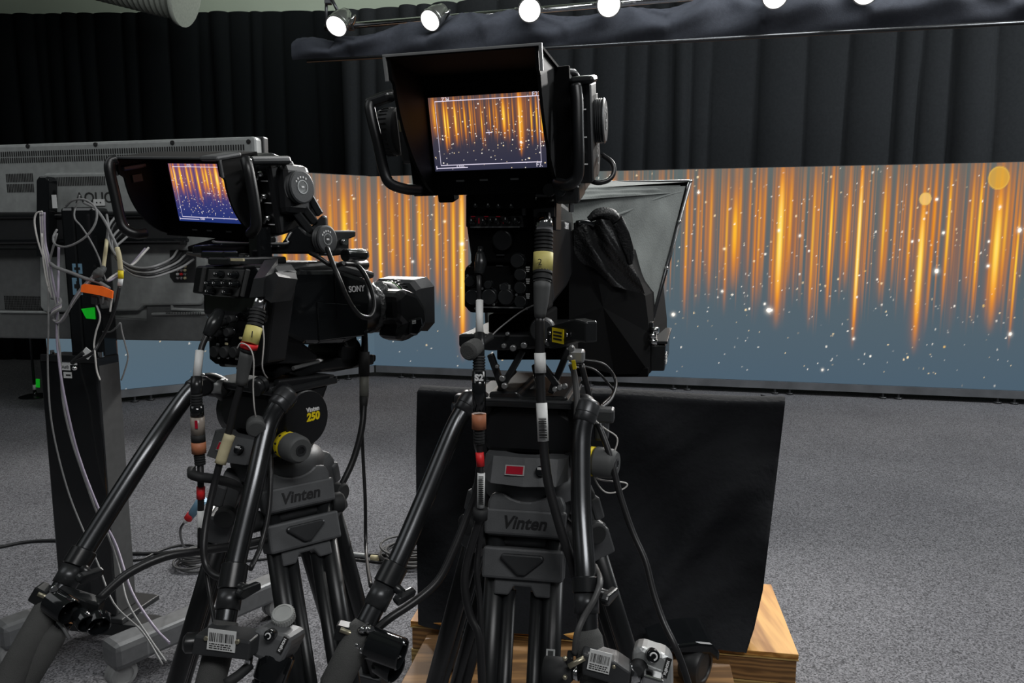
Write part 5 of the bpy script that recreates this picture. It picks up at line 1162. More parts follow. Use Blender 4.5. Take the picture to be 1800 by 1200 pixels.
b = MB(); b.prism(xz(CS, [(1025, 1136), (1084, 1152), (1110, 1170), (1105, 1192), (1076, 1190), (1025, 1174)]), -.02, .02, 'plastic2', CS, .003); b.build('clamp_block', t)
b = MB(); q = onp(CS, 1054, 1162, -.021); b.barcode((q.x, -.0215, q.z), V3(1, 0, .02), EZ, .028, .026, CS, seed=8); b.build('barcode_label', t, label='white barcode label')
b = MB(); b.cyl(W(1000, 1171, .87), W(1027, 1156, .87), .0035, 'brass', seg=10)
for (px, py) in ((993, 1157), (993, 1190), (1079, 1171)): b.sphere(W(px, py, .865), .0032, 'brass', seg=8)
b.build('clamp_rod', t)
b = MB(); b.lathe([(-.02, .018), (0, .018), (.012, .014), (.016, .010)], W(985, 1180, .89), (1, -.3, .1), 'rubber', seg=24); b.lathe([(.016, .008), (.024, .010)], W(985, 1180, .89), (1, -.3, .1), 'chrome', seg=18); b.box((0, 0, 0), (.008, .02, .03), 'satin', F(1002, 1168, .89, 8), .002); b.build('clamp_knob', t)
# focus demands on the two left bars
def focus(px, py, Y, label, rods, cyls, blk, gland):
    t = thing('focus_control', W(px, py, Y), label, 'focus control')
    for i, (a, d, r, L, m) in enumerate(cyls):
        b = MB(); A_ = W(*a); d = Vector(d).normalized(); b.lathe([(0, r * .9), (.002, r), (L - .002, r), (L, r * .93), (L - .001, r * .86), (L - .02, r * .82), (L - .021, 0.0001)], A_, d, m, seg=32)
        if i == 0:
            for k in range(0): pass
        b.build('focus_barrel' if i == 0 else 'drive_barrel', t)
    b = MB()
    for pts, w, h in blk: beam(b, W(*pts[0]), W(*pts[1]), w, h, 'satin', .003)
    b.build('clamp_block', t)
    b = MB()
    for a, c in rods: b.cyl(W(*a), W(*c), .0035, 'brass', seg=10)
    b.build('clamp_rod', t)
    b = MB()
    for a in gland: b.lathe([(-.005, .004), (0, .0055), (.006, .0055), (.009, .0035)], W(*a), (.6, -.6, .4), 'chrome', seg=12)
    b.build('thumb_screw', t)
focus(640, 1130, .95, 'black focus control with an open chrome barrel, clamped on the right tripod left bar',
      [((598, 1106, .935), (634, 1119, .935))], [((648, 1128, .93), (.95, -.25, -.22), .021, .05, 'gloss'), ((668, 1158, .94), (.8, -.5, -.2), .019, .03, 'gloss')],
      [(((606, 1096, .945), (600, 1122, .945)), .02, .02), (((636, 1112, .945), (630, 1142, .945)), .012, .02), (((620, 1112, .955), (690, 1150, .955)), .022, .02)], [(636, 1106, .93), (648, 1106, .93), (626, 1134, .93), (632, 1142, .93)])
focus(100, 1066, .99, 'black focus control with dark open barrels, clamped on the left tripod left bar',
      [((68, 1043, .975), (88, 1052, .975))], [((92, 1055, .975), (.85, -.45, -.2), .0175, .04, 'gloss'), ((172, 1086, .97), (.5, -.8, -.2), .015, .02, 'gloss'), ((140, 1080, .965), (.7, -.6, -.2), .012, .025, 'gloss')],
      [(((80, 1032, .985), (66, 1056, .985)), .022, .02), (((100, 1044, .985), (178, 1068, .985)), .02, .022), (((130, 1072, .98), (185, 1096, .98)), .024, .022)], [(80, 1064, .97), (84, 1054, .97), (94, 1036, .975)])
# second foam handle seen beside the left bar
mb = MB(); A_, B_ = W(112, 1095, .975), W(52, 1175, .95); mb.lathe([(0, .010), (.02, .016), (.085, .023), (.1, .022)], A_, B_ - A_, 'foam', seg=22); mb.lathe([(-.006, .011), (.012, .012)], A_, B_ - A_, 'gloss', seg=20); mb.tube([W(102, 1092, .96), W(112, 1104, .96), W(122, 1122, .96)], .0025, 'steel', sub=3)
tag(mb.build('focus_grip'), 'ribbed tapering grey grip beside the long foam handle at lower left', 'grip')
# ============================================================ cables with plugs
def seg(t, name, pts, r, m, label=None, sub=5, sg=14, parent=None):
    b = MB(); b.tube([W(*p) for p in pts], r, m, seg=sg, sub=sub); return b.build(name, parent or t, label=label)
def ribs(t, a, c, r, n, m='rubber', parent=None, name='ribbed_collar'):
    b = MB(); A_, B_ = W(*a), W(*c); L = (B_ - A_).length; pr = []
    for k in range(n): pr += [(L * k / n, r), (L * (k + .55) / n, r), (L * (k + .56) / n, r * .86), (L * (k + .99) / n, r * .86)]
    b.lathe(pr + [(L, r)], A_, B_ - A_, m, seg=20); return b.build(name, parent or t)
Yc = 1.1
t = thing('camera_cable', W(395, 1020, 1.05), 'thick black cable plugged in the left camera, yellow tape marked 1 and a red ring', 'cable')
seg(t, 'connector_shell', [(459, 520, 1.13), (454, 547, 1.12)], .0098, 'chrome', 'bright metal connector shell', 1, 20)
ribs(t, (454, 545, 1.12), (447, 576, 1.11), .0118, 5)
tp = seg(t, 'number_tape', [(447, 575, 1.11), (439, 604, 1.1)], .0125, 'yellow', 'yellow tape with the number 1', 1, 20)
b = MB(); q = W(443, 588, 1.086); b.text('1', q, W(450, 589, 1.086) - q, V3(-.2, 0, 1), .014, 'ink', ext=.0003); b.build('number', tp)
seg(t, 'red_band', [(439, 603, 1.1), (437, 612, 1.1)], .0128, 'red', 'red band', 1, 20)
seg(t, 'dark_band', [(437, 611, 1.1), (435, 618, 1.1)], .0115, 'rubber', None, 1, 20)
seg(t, 'strain_relief', [(435, 616, 1.1), (428, 650, 1.1), (424, 676, 1.1)], [.0105, .0098, .008], 'boot', 'tapered grey boot', 3, 18)
seg(t, 'cable_run', [(424, 674, 1.1), (412, 715, 1.095), (403, 755, 1.09), (390, 800, 1.08), (377, 850, 1.07), (364, 910, 1.05), (358, 960, 1.03), (362, 992, 1.02), (376, 1010, 1.01), (396, 1017, 1.0)], .0052, 'cable', None, 6)
seg(t, 'text_tape', [(404, 764, 1.085), (394, 792, 1.08), (387, 815, 1.075)], .0082, 'cream', 'cream paper tape sleeve', 3, 14)
seg(t, 'lead_end', [(358, 960, 1.04), (365, 1020, 1.02), (372, 1062, 1.0), (378, 1098, .97)], .0032, 'cable')
t = thing('camera_cable', W(1010, 1010, 1.0), 'thick black cable plugged in the right camera, cream tape marked 2, white bands lower', 'cable')
seg(t, 'connector_shell', [(957, 378, 1.08), (956, 410, 1.07)], .0128, 'chrome', 'bright metal connector shell', 1, 22)
ribs(t, (956, 406, 1.07), (955, 446, 1.065), .0135, 6)
tp = seg(t, 'number_tape', [(955, 444, 1.06), (954, 476, 1.055)], .0142, 'yellow', 'cream tape with the number 2', 1, 22)
b = MB(); q = W(949, 461, 1.040); b.text('2', q, EX, EZ, .013, 'ink', ext=.0003); b.build('number', tp)
ribs(t, (954, 475, 1.055), (953, 496, 1.05), .0140, 2, 'rubber', None, 'locking_ring')
seg(t, 'strain_relief', [(953, 492, 1.05), (951, 530, 1.05), (949, 558, 1.05)], [.0128, .0108, .0078], 'boot', 'tapered grey boot', 3, 18)
seg(t, 'cable_run', [(949, 555, 1.05), (949, 620, 1.045), (950, 680, 1.04), (953, 740, 1.03), (957, 800, 1.02), (964, 850, 1.01), (977, 900, 1.0), (992, 950, .99), (1006, 990, .985), (1016, 1030, .98)], .0068, 'cable', None, 6)
seg(t, 'white_band', [(949, 620, 1.043), (950, 655, 1.04)], .0082, 'white', 'white tape band', 1)
b = MB(); b.tube([W(952, 708, 1.035), W(955, 775, 1.025)], .0080, 'white', seg=16, sub=1)
r_ = random.Random(3); y = 735
while y < 772:
    h_ = r_.choice((.8, 1.4, 2)); q = W(953.2 + (y - 735) * .05, y, 1.019 - (y - 735) * .00013 ); b.box(q, (.011, .0016, h_ * .0008), 'ink'); y += h_ + r_.choice((1.2, 2))
b.build('barcode_band', t, label='white barcode band')
# audio cable, left camera
def audio(px0, lab, pth, Y, ):
    pass
t = thing('audio_cable', W(352, 950, 1.08), 'inline audio cable with clear and copper bands hanging at the left camera', 'cable')
seg(t, 'jack_boot', [(386, 548, 1.17), (376, 568, 1.15), (364, 590, 1.14)], [.0085, .0115, .0075], 'satin', None, 4, 16)
seg(t, 'upper_lead', [(364, 588, 1.14), (354, 612, 1.13), (350, 640, 1.12)], .0046, 'cable')
seg(t, 'white_sleeve', [(351, 616, 1.125), (346, 664, 1.11)], .0062, 'white', 'white sleeve', 1)
seg(t, 'connector_neck', [(346, 662, 1.11), (345, 694, 1.1)], .0085, 'satin', None, 1)
ribs(t, (345, 692, 1.1), (346, 716, 1.1), .0088, 5)
seg(t, 'upper_connector', [(346, 712, 1.1), (347, 734, 1.1)], .0098, 'gloss', None, 1, 18)
seg(t, 'clear_band', [(347, 732, 1.1), (348, 764, 1.1)], .0103, 'clear', 'clear sleeve over red print', 1, 20)
b = MB(); b.box(W(345, 746, 1.0885), (.004, .001, .012), 'maroon'); b.build('red_print', t)
seg(t, 'black_band', [(348, 763, 1.1), (349, 777, 1.1)], .0104, 'ink', None, 1, 20)
seg(t, 'copper_band', [(349, 776, 1.1), (350, 796, 1.1)], .0106, 'copper', 'copper coloured tape', 1, 20)
ribs(t, (350, 795, 1.1), (352, 816, 1.1), .0082, 5)
seg(t, 'lower_lead', [(352, 814, 1.1), (353, 850, 1.09), (353, 900, 1.09), (353, 960, 1.08)], .0048, 'cable')
seg(t, 'red_band', [(353, 855, 1.09), (353, 876, 1.09)], .0062, 'red', 'red tape band', 1)
seg(t, 'printed_band', [(353.5, 897, 1.09), (353.5, 945, 1.085)], .0056, 'white', 'white printed band', 1)
b = MB(); b.tube([W(338, 825, 1.1), W(336, 832, 1.08), (W(350, 838, 1.07)), W(380, 842, 1.09), W(410, 850, 1.13), W(424, 858, 1.17)], .0075, 'rubber', seg=4, sub=5); tag(b.build('cable_tie'), 'black hook strap tying the audio cable to the left tripod', 'strap')
# audio cable, right camera
t = thing('audio_cable', W(845, 900, 1.02), 'inline audio cable at the right camera with scribbled black connector and red band', 'cable')
seg(t, 'jack_tip', [(845, 434, 1.1), (844, 448, 1.095)], .0042, 'satin', None, 1)
seg(t, 'jack_boot', [(844, 444, 1.095), (845, 462, 1.09), (842, 482, 1.085)], [.0058, .0092, .0068], 'satin', None, 4, 16)
seg(t, 'upper_lead', [(842, 480, 1.085), (842, 530, 1.08)], .0038, 'cable', None, 1)
seg(t, 'white_sleeve', [(843, 528, 1.08), (843, 588, 1.06)], .0055, 'white', 'white sleeve', 1)
seg(t, 'connector_neck', [(843, 586, 1.06), (842, 634, 1.04)], .0078, 'satin', None, 1)
ribs(t, (842, 626, 1.04), (842, 656, 1.035), .0092, 6)
sc = seg(t, 'upper_connector', [(842, 652, 1.035), (842, 722, 1.03)], .0100, 'gloss', None, 1, 20)
b = MB(); q = W(842, 664, 1.0225); b.text('S2', q, EX, EZ, .0125, 'whiteink', ext=.0004, bold=.0006); b.build('scribble', sc, label='white scribble')
seg(t, 'copper_band', [(842, 727, 1.03), (842, 753, 1.03)], .0104, 'copper', 'copper coloured tape', 1, 20)
ribs(t, (842, 752, 1.03), (842, 778, 1.03), .0082, 5)
seg(t, 'lower_lead', [(842, 774, 1.03), (844, 800, 1.03), (846, 850, 1.02), (845, 900, 1.02)], .0046, 'cable')
seg(t, 'red_band', [(843, 795, 1.028), (845, 819, 1.026)], .0060, 'red', 'red tape band', 1)
b = MB(); b.tube([W(846, 831, 1.022), W(845, 892, 1.018)], .0056, 'white', seg=14, sub=1)
y = 838
while y < 888: b.box(W(845.5, y, 1.012), (.007, .0012, .0012), 'ink'); y += 3.4
b.build('printed_band', t, label='white printed band')
seg(t, 'end_socket', [(845, 893, 1.02), (844, 912, 1.02)], .0106, 'rubber', None, 1, 20)
seg(t, 'split_lead', [(844, 908, 1.02), (838, 930, 1.02), (822, 985, 1.01), (817, 1030, 1.0), (826, 1080, .99), (842, 1120, .98), (848, 1210, .96)], .0058, 'cable')
seg(t, 'split_lead', [(846, 908, 1.025), (842, 960, 1.02), (838, 1000, 1.01), (843, 1050, 1.0), (846, 1110, .985), (850, 1210, .97)], .0042, 'cable')
cab('pan_bar_cable', [(846, 800, 1.06), (838, 860, 1.05), (822, 905, 1.04), (798, 965, 1.02), (770, 1020, 1.0), (730, 1056, .98), (688, 1084, .96), (658, 1108, .95)], .0058, 'cable', 'glossy black cable arching down to the right tripod focus control')
cab('pan_bar_cable', [(480, 945, 1.16), (420, 958, 1.12), (350, 968, 1.08), (290, 978, 1.05), (225, 1008, 1.02), (170, 1056, .99)], .0068, 'cable', 'glossy black cable arching down to the left tripod focus control')
seg0 = None
cab('control_lead', [(1052, 745, 1.1), (1072, 800, 1.08), (1090, 870, 1.06), (1112, 935, 1.04), (1134, 985, 1.02), (1148, 1040, 1.0), (1165, 1090, .98), (1184, 1130, .96), (1200, 1170, .95), (1214, 1215, .94)], .0048, 'cable', 'black lead dropping from the right head past the silver zoom control')
cab('bar_lead', [(1046, 995, 1.0), (1055, 1020, .93), (1046, 1050, .91), (1026, 1085, .9), (1014, 1115, .89), (1010, 1150, .89)], .0042, 'cablegrey2', 'grey lead wrapped around the right bar above its barcode clamp')
cab('thin_wire', [(1030, 725, 1.1), (1062, 752, 1.1), (1085, 770, 1.1), (1076, 800, 1.1), (1056, 815, 1.1), (1045, 838, 1.1), (1060, 862, 1.1), (1078, 866, 1.1), (1100, 856, 1.1), (1098, 848, 1.1), (1060, 844, 1.1), (1044, 838, 1.1)], .0013, 'cablewhite', 'thin white wire curling beside the yellow ringed knob of the right head', seg=6)
for k, (pts, r, m, lab) in enumerate(((((1010, 640, 1.3), (1045, 650, 1.3), (1070, 675, 1.3), (1078, 690, 1.3), (1060, 710, 1.25), (1040, 730, 1.15)), .0022, 'cable', 'black lead arcing from the right camera base, inner one'), (((1020, 632, 1.3), (1060, 640, 1.3), (1082, 668, 1.3), (1075, 700, 1.25), (1050, 722, 1.2)), .003, 'cable', 'black lead arcing from the right camera base, outer one'), (((1004, 640, 1.08), (1010, 660, 1.08), (1014, 700, 1.07), (1013, 735, 1.06)), .0045, 'cablegrey2', 'straight grey lead running down beside the right bar clamp'), (((1022, 640, 1.12), (1032, 680, 1.12), (1042, 720, 1.12), (1050, 750, 1.11)), .0045, 'cable', 'straight black lead beside the grey one at the right head'))):
    cab('base_lead', list(pts), r, m, lab)
b = MB(); b.box((0, 0, 0), (.006, .003, .014), 'vyellow', F(1009, 641, 1.07, 0, 0, -10), .001); b.box((0, 0, 0), (.024, .02, .02), 'steel', F(1014, 625, 1.12, 12), .004); tag(b.build('cable_clip'), 'small steel clip with a yellow tag at the right camera base', 'clip')
cab('return_cable', [(640, 580, 1.4), (641, 600, 1.4), (640, 640, 1.39), (640, 700, 1.38), (636, 752, 1.36), (622, 805, 1.34), (604, 845, 1.32), (590, 870, 1.31)], [.006, .0062, .0085, .006, .0062, .0062, .006, .006], 'cable', 'thick black cable falling from the left lens and curving back to the tripod')
mb = MB(); mb.tube([W(640, 618, 1.39), W(640, 660, 1.385)], .0105, 'ink', seg=14, sub=1); mb.tube([W(640, 660, 1.385), W(640, 698, 1.38)], .0088, 'printed', seg=14, sub=1); mb.tube([W(640, 696, 1.38), W(638, 725, 1.375)], [.009, .006], 'ink', seg=14, sub=1)
tag(mb.build('cable_sleeve'), 'black and pale printed sleeve on the cable below the left lens', 'sleeve')
cab('drop_lead', [(636, 650, 1.42), (635, 720, 1.41), (638, 800, 1.4), (642, 880, 1.38), (643, 960, 1.36), (647, 1000, 1.2), (652, 1030, 1.02)], .0034, 'cable', 'thin black lead hanging straight down right of the left tripod')
# dust caps hanging on the left camera
t = thing('dust_cap', W(453, 745, 1.1), 'round ribbed grey cap hanging on a pale cord by the left bar', 'cap')
b = MB(); b.lathe([(0, .0125), (.004, .0145), (.012, .0145), (.013, .013), (.015, .013), (.016, .0145), (.022, .0140), (.024, .011)], W(450, 742, 1.11), (.3, -.9, -.25), 'boot', seg=28); b.build('cap_body', t)
b = MB(); b.tube([W(417, 612, 1.09), W(424, 603, 1.085), W(438, 610, 1.085), (W(446, 632, 1.085)), W(445, 680, 1.09), W(447, 715, 1.09), W(450, 735, 1.1)], .0011, 'cablewhite', seg=5); b.build('cord', t)
t = thing('dust_cap', W(463, 672, 1.14), 'black ribbed cap hanging on a pale cord right under the left camera body', 'cap')
b = MB(); b.lathe([(0, .010), (.004, .014), (.010, .014), (.011, .0125), (.013, .0125), (.014, .014), (.022, .014)], W(466, 672, 1.15), (-.5, -.8, -.25), 'satin', seg=28); b.build('cap_body', t)
b = MB(); b.tube([W(462, 572, 1.1), W(464, 600, 1.1), W(461, 640, 1.1), W(464, 655, 1.11), W(470, 664, 1.13)], .0011, 'cablewhite', seg=5); b.build('cord', t)

# ============================================================ teleprompter on the right camera
PF = Fw(C2.to_translation() + V3(.10, .42, 0), 14)
t = thing('teleprompter', W(1100, 655, 1.7), 'teleprompter with grey cloth hood and leaning glass in front of the right camera', 'teleprompter')
Af, Bf, Cf = W(985, 334, 1.36), W(1213, 319, 1.92), W(1142, 576, 1.66)
def mir(p):   # mirror about the lens axis plane of the right camera
    q = C2.inverted() @ p; q.x = .04 - q.x; return C2 @ q
Al, Bl, Cl = mir(Af), mir(Bf), mir(Cf)
def sheet(mb, A, B, C, D, n, m, amp, seed, bulge=None):
    r = np.random.RandomState(seed); ph = r.rand(6) * 6
    nr = (B - A).cross(D - A).normalized(); vs = []
    for j in range(n + 1):
        for i in range(n + 1):
            u, v = i / n, j / n; p = A.lerp(B, u).lerp(D.lerp(C, u), v)
            e = min(1, 6 * min(u, 1 - u, v, 1 - v))
            w = amp * (math.sin(7 * u + 4 * v + ph[0]) + .6 * math.sin(13 * v - 6 * u + ph[1]) + .4 * math.sin(21 * u + 9 * v + ph[2])) * e
            vs.append(p + nr * w)
    mb.add(vs, [(j * (n + 1) + i, j * (n + 1) + i + 1, (j + 1) * (n + 1) + i + 1, (j + 1) * (n + 1) + i) for j in range(n) for i in range(n)], m, None, True)
Bk = W(1010, 545, 1.40)
b = MB()
B2 = Bf.lerp(Cf, .08)
sheet(b, Af, W(1205, 327, 1.905), Cf, Bk, 26, 'hood', .0045, 2)
b.build('right_flank', t, label='grey cloth flank of the hood')
b = MB(); A3 = W(1000, 378, 1.352); sheet(b, Af + V3(-.002, -.01, .002), W(1196, 325, 1.89), W(1197, 338, 1.885), W(1002, 352, 1.35), 18, 'hood', .002, 6); b.tube([W(1198, 336, 1.885), W(1150, 350, 1.74), W(1100, 372, 1.60), W(1040, 392, 1.45)], .003, 'hood', seg=6); b.build('seam_flap', t)
b = MB(); sheet(b, Al, Af, Bf, Bl, 20, 'hood', .004, 4); b.build('hood_top', t)
b = MB(); sheet(b, Al, Bl, Cl, mir(Bk), 12, 'hood', .003, 5); b.build('left_flank', t)
b = MB()
for (p, q, r) in ((Bf, Cf, .0055), (Bl, Cl, .0055), (Bf, Bl, .005), (Cf, Cl, .006)): b.tube([p, q], r, 'dmetal', seg=8, sub=1)
b.build('glass_frame', t)
b = MB(); b.add([Bf, Bl, Cl, Cf], [(0, 1, 2, 3)], 'glass'); b.build('mirror_glass', t)
b = MB()
for k in (.3, .62, .0): b = MB(); p = Bf.lerp(Cf, k); b.sphere(p + V3(0, -.006, 0), .005, 'chrome', seg=8); b.build('stud', t)
# dark skirt hanging between camera and glass
b = MB(); sk = [W(1000, 400, 1.38), W(1040, 424, 1.40), W(1090, 440, 1.46), W(1118, 500, 1.52), W(1134, 520, 1.56), W(1142, 585, 1.60), W(1142, 656, 1.60), W(1080, 658, 1.54), W(1012, 640, 1.42), W(1000, 560, 1.38)]
cen = W(1060, 540, 1.44)
vs = [cen] + sk; b.add(vs, [(0, i, i % len(sk) + 1) for i in range(1, len(sk) + 1)], 'deep', None, False)
bk_ = [p + V3(.10, .30, 0) for p in sk]; vs2 = sk + bk_; n = len(sk); b.add(vs2, [(i, (i + 1) % n, n + (i + 1) % n, n + i) for i in range(n)], 'deep'); b.build('dark_skirt', t)
b = MB()
def gather(pts, rr, seed):
    P = spline([W(*p) for p in pts], 8); r = np.random.RandomState(seed); vs = []; n = len(P); s = 18
    for i, p in enumerate(P):
        d = (P[min(i + 1, n - 1)] - P[max(i - 1, 0)]).normalized(); u = d.orthogonal().normalized(); w = d.cross(u); R_ = np.interp(i / (n - 1), np.linspace(0, 1, len(rr)), rr)
        for k in range(s): a = 2 * math.pi * k / s; q = R_ * (1 + .16 * math.sin(3 * a + seed) + .10 * math.sin(7 * a + i * .25 + seed)); vs.append(p + (u * math.cos(a) + w * math.sin(a)) * q)
    b.add(vs, [(i * s + k, i * s + (k + 1) % s, (i + 1) * s + (k + 1) % s, (i + 1) * s + k) for i in range(n - 1) for k in range(s)] + [list(range(s))[::-1], [(n - 1) * s + k for k in range(s)]], 'velvet2', None, True)
gather(((1034, 386, 1.40), (1052, 377, 1.40), (1076, 381, 1.41), (1092, 408, 1.43), (1104, 440, 1.44), (1108, 464, 1.45)), (.005, .011, .014, .013, .010, .004), 1)
c4 = [W(1008, 392, 1.375), W(1078, 386, 1.40), W(1134, 516, 1.52), W(1010, 490, 1.40)]; nn_ = 44; vs = []
for j in range(nn_ + 1):
    for i in range(nn_ + 1):
        u, v = i / nn_, j / nn_; p = c4[0].lerp(c4[1], u).lerp(c4[3].lerp(c4[2], u), v)
        e_ = math.sin(math.pi * u) * .7 + .3; f_ = 1.8 * u - .9 * v + .25 * math.sin(3 * v)
        d_ = .022 * math.sin(math.pi * u) * math.sin(math.pi * min(1, v + .1)) + e_ * (.011 * math.sin(6.28 * f_) + .0035 * math.sin(6.28 * (1.9 * f_ + .9 * v) + 1) + .0012 * math.sin(6.28 * (3.7 * f_ - 2 * v)))
        vs.append(p + V3(.05, -1, .15) * d_)
b.add(vs, [(j * (nn_ + 1) + i, (j + 1) * (nn_ + 1) + i, (j + 1) * (nn_ + 1) + i + 1, j * (nn_ + 1) + i + 1) for j in range(nn_) for i in range(nn_)], 'velvet2', None, True)
b.build('gathered_cloth', t, label='crumpled black cloth')
b = MB(); b.tube([W(1014, 392, 1.37), W(1032, 391, 1.38), W(1044, 396, 1.39)], .005, 'gloss', seg=8, sub=4); b.build('strap', t)
b = MB(); BX = F(1165, 625, 1.62, 14)
b.prism(xz(BX, [(1141, 606), (1170, 606), (1168, 652), (1141, 652)]), 0, .26, 'satin', BX, .003)
for k in range(4):
    q = onp(BX, 1170, 624 + 5 * k, .02); b.box((q.x + .001, .04, q.z), (.002, .06, .002), 'silver', BX)
b.box((onp(BX, 1155, 604).x, .13, onp(BX, 1150, 604).z + .004), (.045, .27, .006), 'satin', BX, .001); b.build('screen_box', t)
b = MB()
for (px, py) in ((1146, 590), (1150, 580), (1147, 600)): b.lathe([(-.01, .007), (.01, .007)], W(px, py, 1.6), (1, -.3, 0), 'chrome', seg=12)
b.box((0, 0, 0), (.012, .02, .05), 'satin', F(1143, 585, 1.61, 14), .002); b.build('hinge_bracket', t)
b = MB(); b.prism(xz(BX, [(1010, 640), (1142, 640), (1142, 656), (1010, 656)]), -.05, .2, 'deep', BX, .003); b.build('base_tray', t)

# ============================================================ draped monitor on wooden boxes
WB = Fw(G(722, 1090, .287), 9.5); WB.translation.z = 0
x1 = (WB.inverted() @ G(1404, 1150, .287)).x
dp = .46
t = thing('wooden_box', WB @ V3(x1 / 2, dp / 2, 0), 'long plywood box with bright grained top under the black draped monitor', 'box')
b = MB(); rbox(b, WB, 0, x1, -.004, dp, .272, .287, 'wood', .001); b.build('top_board', t)
b = MB(); rbox(b, WB, -.0005, x1 + .0005, -.006, .002, .266, .2705, 'woodedge', .001); b.build('edge_strip', t)
b = MB(); rbox(b, WB, .004, x1 - .004, .0, dp - .004, .19, .266, 'woodface', .001); b.build('front_board', t)
b = MB(); rbox(b, WB, .0, x1, .0, dp, .0, .188, 'woodlow', .001); b.build('lower_board', t)
b = MB(); rbox(b, WB, .06, x1 - .20, -.32, -.012, .0, .255, 'woodface', .002)
tag(b.build('wooden_plinth'), 'low plywood step in front of the draped box, black casters on it', 'step')
# monitor cart under the cloth, its caster arms sticking out in front
t = thing('monitor_cart', WB @ V3(x1 * .55, .2, .287), 'black wheeled monitor cart hidden under the cloth, only its caster arms showing', 'cart')
b = MB(); rbox(b, WB, .12, x1 - .2, .40, .44, .36, .86, 'deep', .01); rbox(b, WB, .3, x1 - .3, .34, .44, .288, .36, 'deep', .006); b.build('monitor_panel', t)
for (px, py, Y, rr) in ((1222, 1172, 1.97, .056), (800, 1140, 2.05, .052)):
    c = W(px, py, Y); b = MB()
    c.z = .257 + rr
    b.prism([(p.x, p.z) for p in (c + V3(-.13 * (1 if px > 1000 else .3), 0, .045), c + V3(-.06 * (1 if px > 1000 else .4), 0, .072), c + V3(.0, 0, .080), c + V3(.04, 0, .076), c + V3(.062, 0, .05), c + V3(.06, 0, .02), c + V3(.03, 0, .045), c + V3(-.04, 0, .045))], c.y - .03, c.y + .12, 'gloss', None, .008); arm = b.build('caster_arm', t)
    b = MB(); b.lathe([(-.03, rr * .7), (-.028, rr * .92), (-.02, rr), (.02, rr), (.028, rr * .92), (.03, rr * .7), (.026, rr * .66), (.026, .012)], c, (.75, -.66, 0), 'tvdark', seg=32); b.build('caster', arm)
# the cloth itself
def cloth():
    n, mrow = 90, 70; vs = []
    TL, TR = (733, 689), (1379, 708); yT = (2.60, 2.44); rsd = np.random.RandomState(3); ph = rsd.rand(12) * 6.3
    lx = [(0, 733), (.25, 731), (.6, 732), (1, 735)]; rx = [(0, 1380), (.12, 1374), (.35, 1362), (.6, 1349), (.75, 1341), (.9, 1326), (1, 1312)]
    for j in range(mrow + 1):
        v = j / mrow
        for i in range(n + 1):
            u = i / n
            pl = np.interp(v, *zip(*lx)); pr = np.interp(v, *zip(*rx)); px = pl + (pr - pl) * u
            ytop = 689 + 19 * u + 3 * math.sin(u * 9); ybot = 1097 + 46 * u ** .7 - 14 * math.sin(math.pi * u) * 0 + (4 * math.sin(u * 14))
            py = ytop + (ybot - ytop) * v
            Yt = 2.60 - .16 * u; Yb = 2.235 - .17 * u
            Y = Yt + (Yb - Yt) * v ** 1.4
            e = min(1, 5 * v)
            w = .020 * math.sin(9 * (u * 1.4 - v) + ph[0]) + .013 * math.sin(17 * (u + v * .8) + ph[1]) + .008 * math.sin(26 * u - 9 * v + ph[2]) + .004 * math.sin(40 * u + 22 * v + ph[3]) + .0012 * math.sin(63 * v + 31 * u + 5 * math.sin(9 * u))
            w += .05 * math.exp(-((u - (.93 - .45 * v)) / .07) ** 2) * sstep(.15, .6, v) - .05 * math.exp(-((u - (1.02 - .42 * v)) / .06) ** 2) * sstep(.15, .6, v)
            p = W(px, py, Y + w * (.3 + .7 * e) * (1 - .75 * v * v) - .014 * math.exp(-(v / .05) ** 2) * 0)
            if u > .985: p += V3(0, .0, rsd.uniform(-.002, .002))
            vs.append(p)
    vs = [Vector(p) for p in vs]
    fs = [(j * (n + 1) + i, (j + 1) * (n + 1) + i, (j + 1) * (n + 1) + i + 1, j * (n + 1) + i + 1) for j in range(mrow) for i in range(n)]
    # over the top, rolling back
    base = len(vs); rows = 8
    for r_ in range(1, rows + 1):
        a = math.pi / 2 * r_ / rows
        for i in range(n + 1):
            p = vs[i]; q = Vector(p) + V3(.02 * math.sin(a), .06 * math.sin(a) + (.12 if r_ == rows else 0), .018 * math.sin(a * 2) - (.05 if r_ == rows else 0)); vs.append(q)
    for r_ in range(rows):
        for i in range(n):
            a0 = (base + (r_ - 1) * (n + 1) + i) if r_ else i; a1 = base + r_ * (n + 1) + i; fs.append((a0, a0 + 1, a1 + 1, a1))
    # right-hand return of the cloth
    base = len(vs); m2 = 6
    for j in range(mrow + 1):
        p = vs[j * (n + 1) + n]
        for k in range(1, m2 + 1): s_ = k / m2; vs.append(Vector(p) + V3(-.03 * s_ + .01 * math.sin(s_ * 3), .16 * s_ * (1 - .5 * j / mrow), 0))
    for j in range(mrow):
        for k in range(m2):
            a = (j * (n + 1) + n) if k == 0 else base + j * m2 + k - 1; a2 = ((j + 1) * (n + 1) + n) if k == 0 else base + (j + 1) * m2 + k - 1
            fs.append((a, a2, base + (j + 1) * m2 + k, base + j * m2 + k))
    mb = MB(); mb.add(vs, fs, 'cover', None, True); return tag(mb.build('cover_cloth'), 'large wrinkled black cloth draped over the monitor on the plywood box', 'cloth')
cloth()

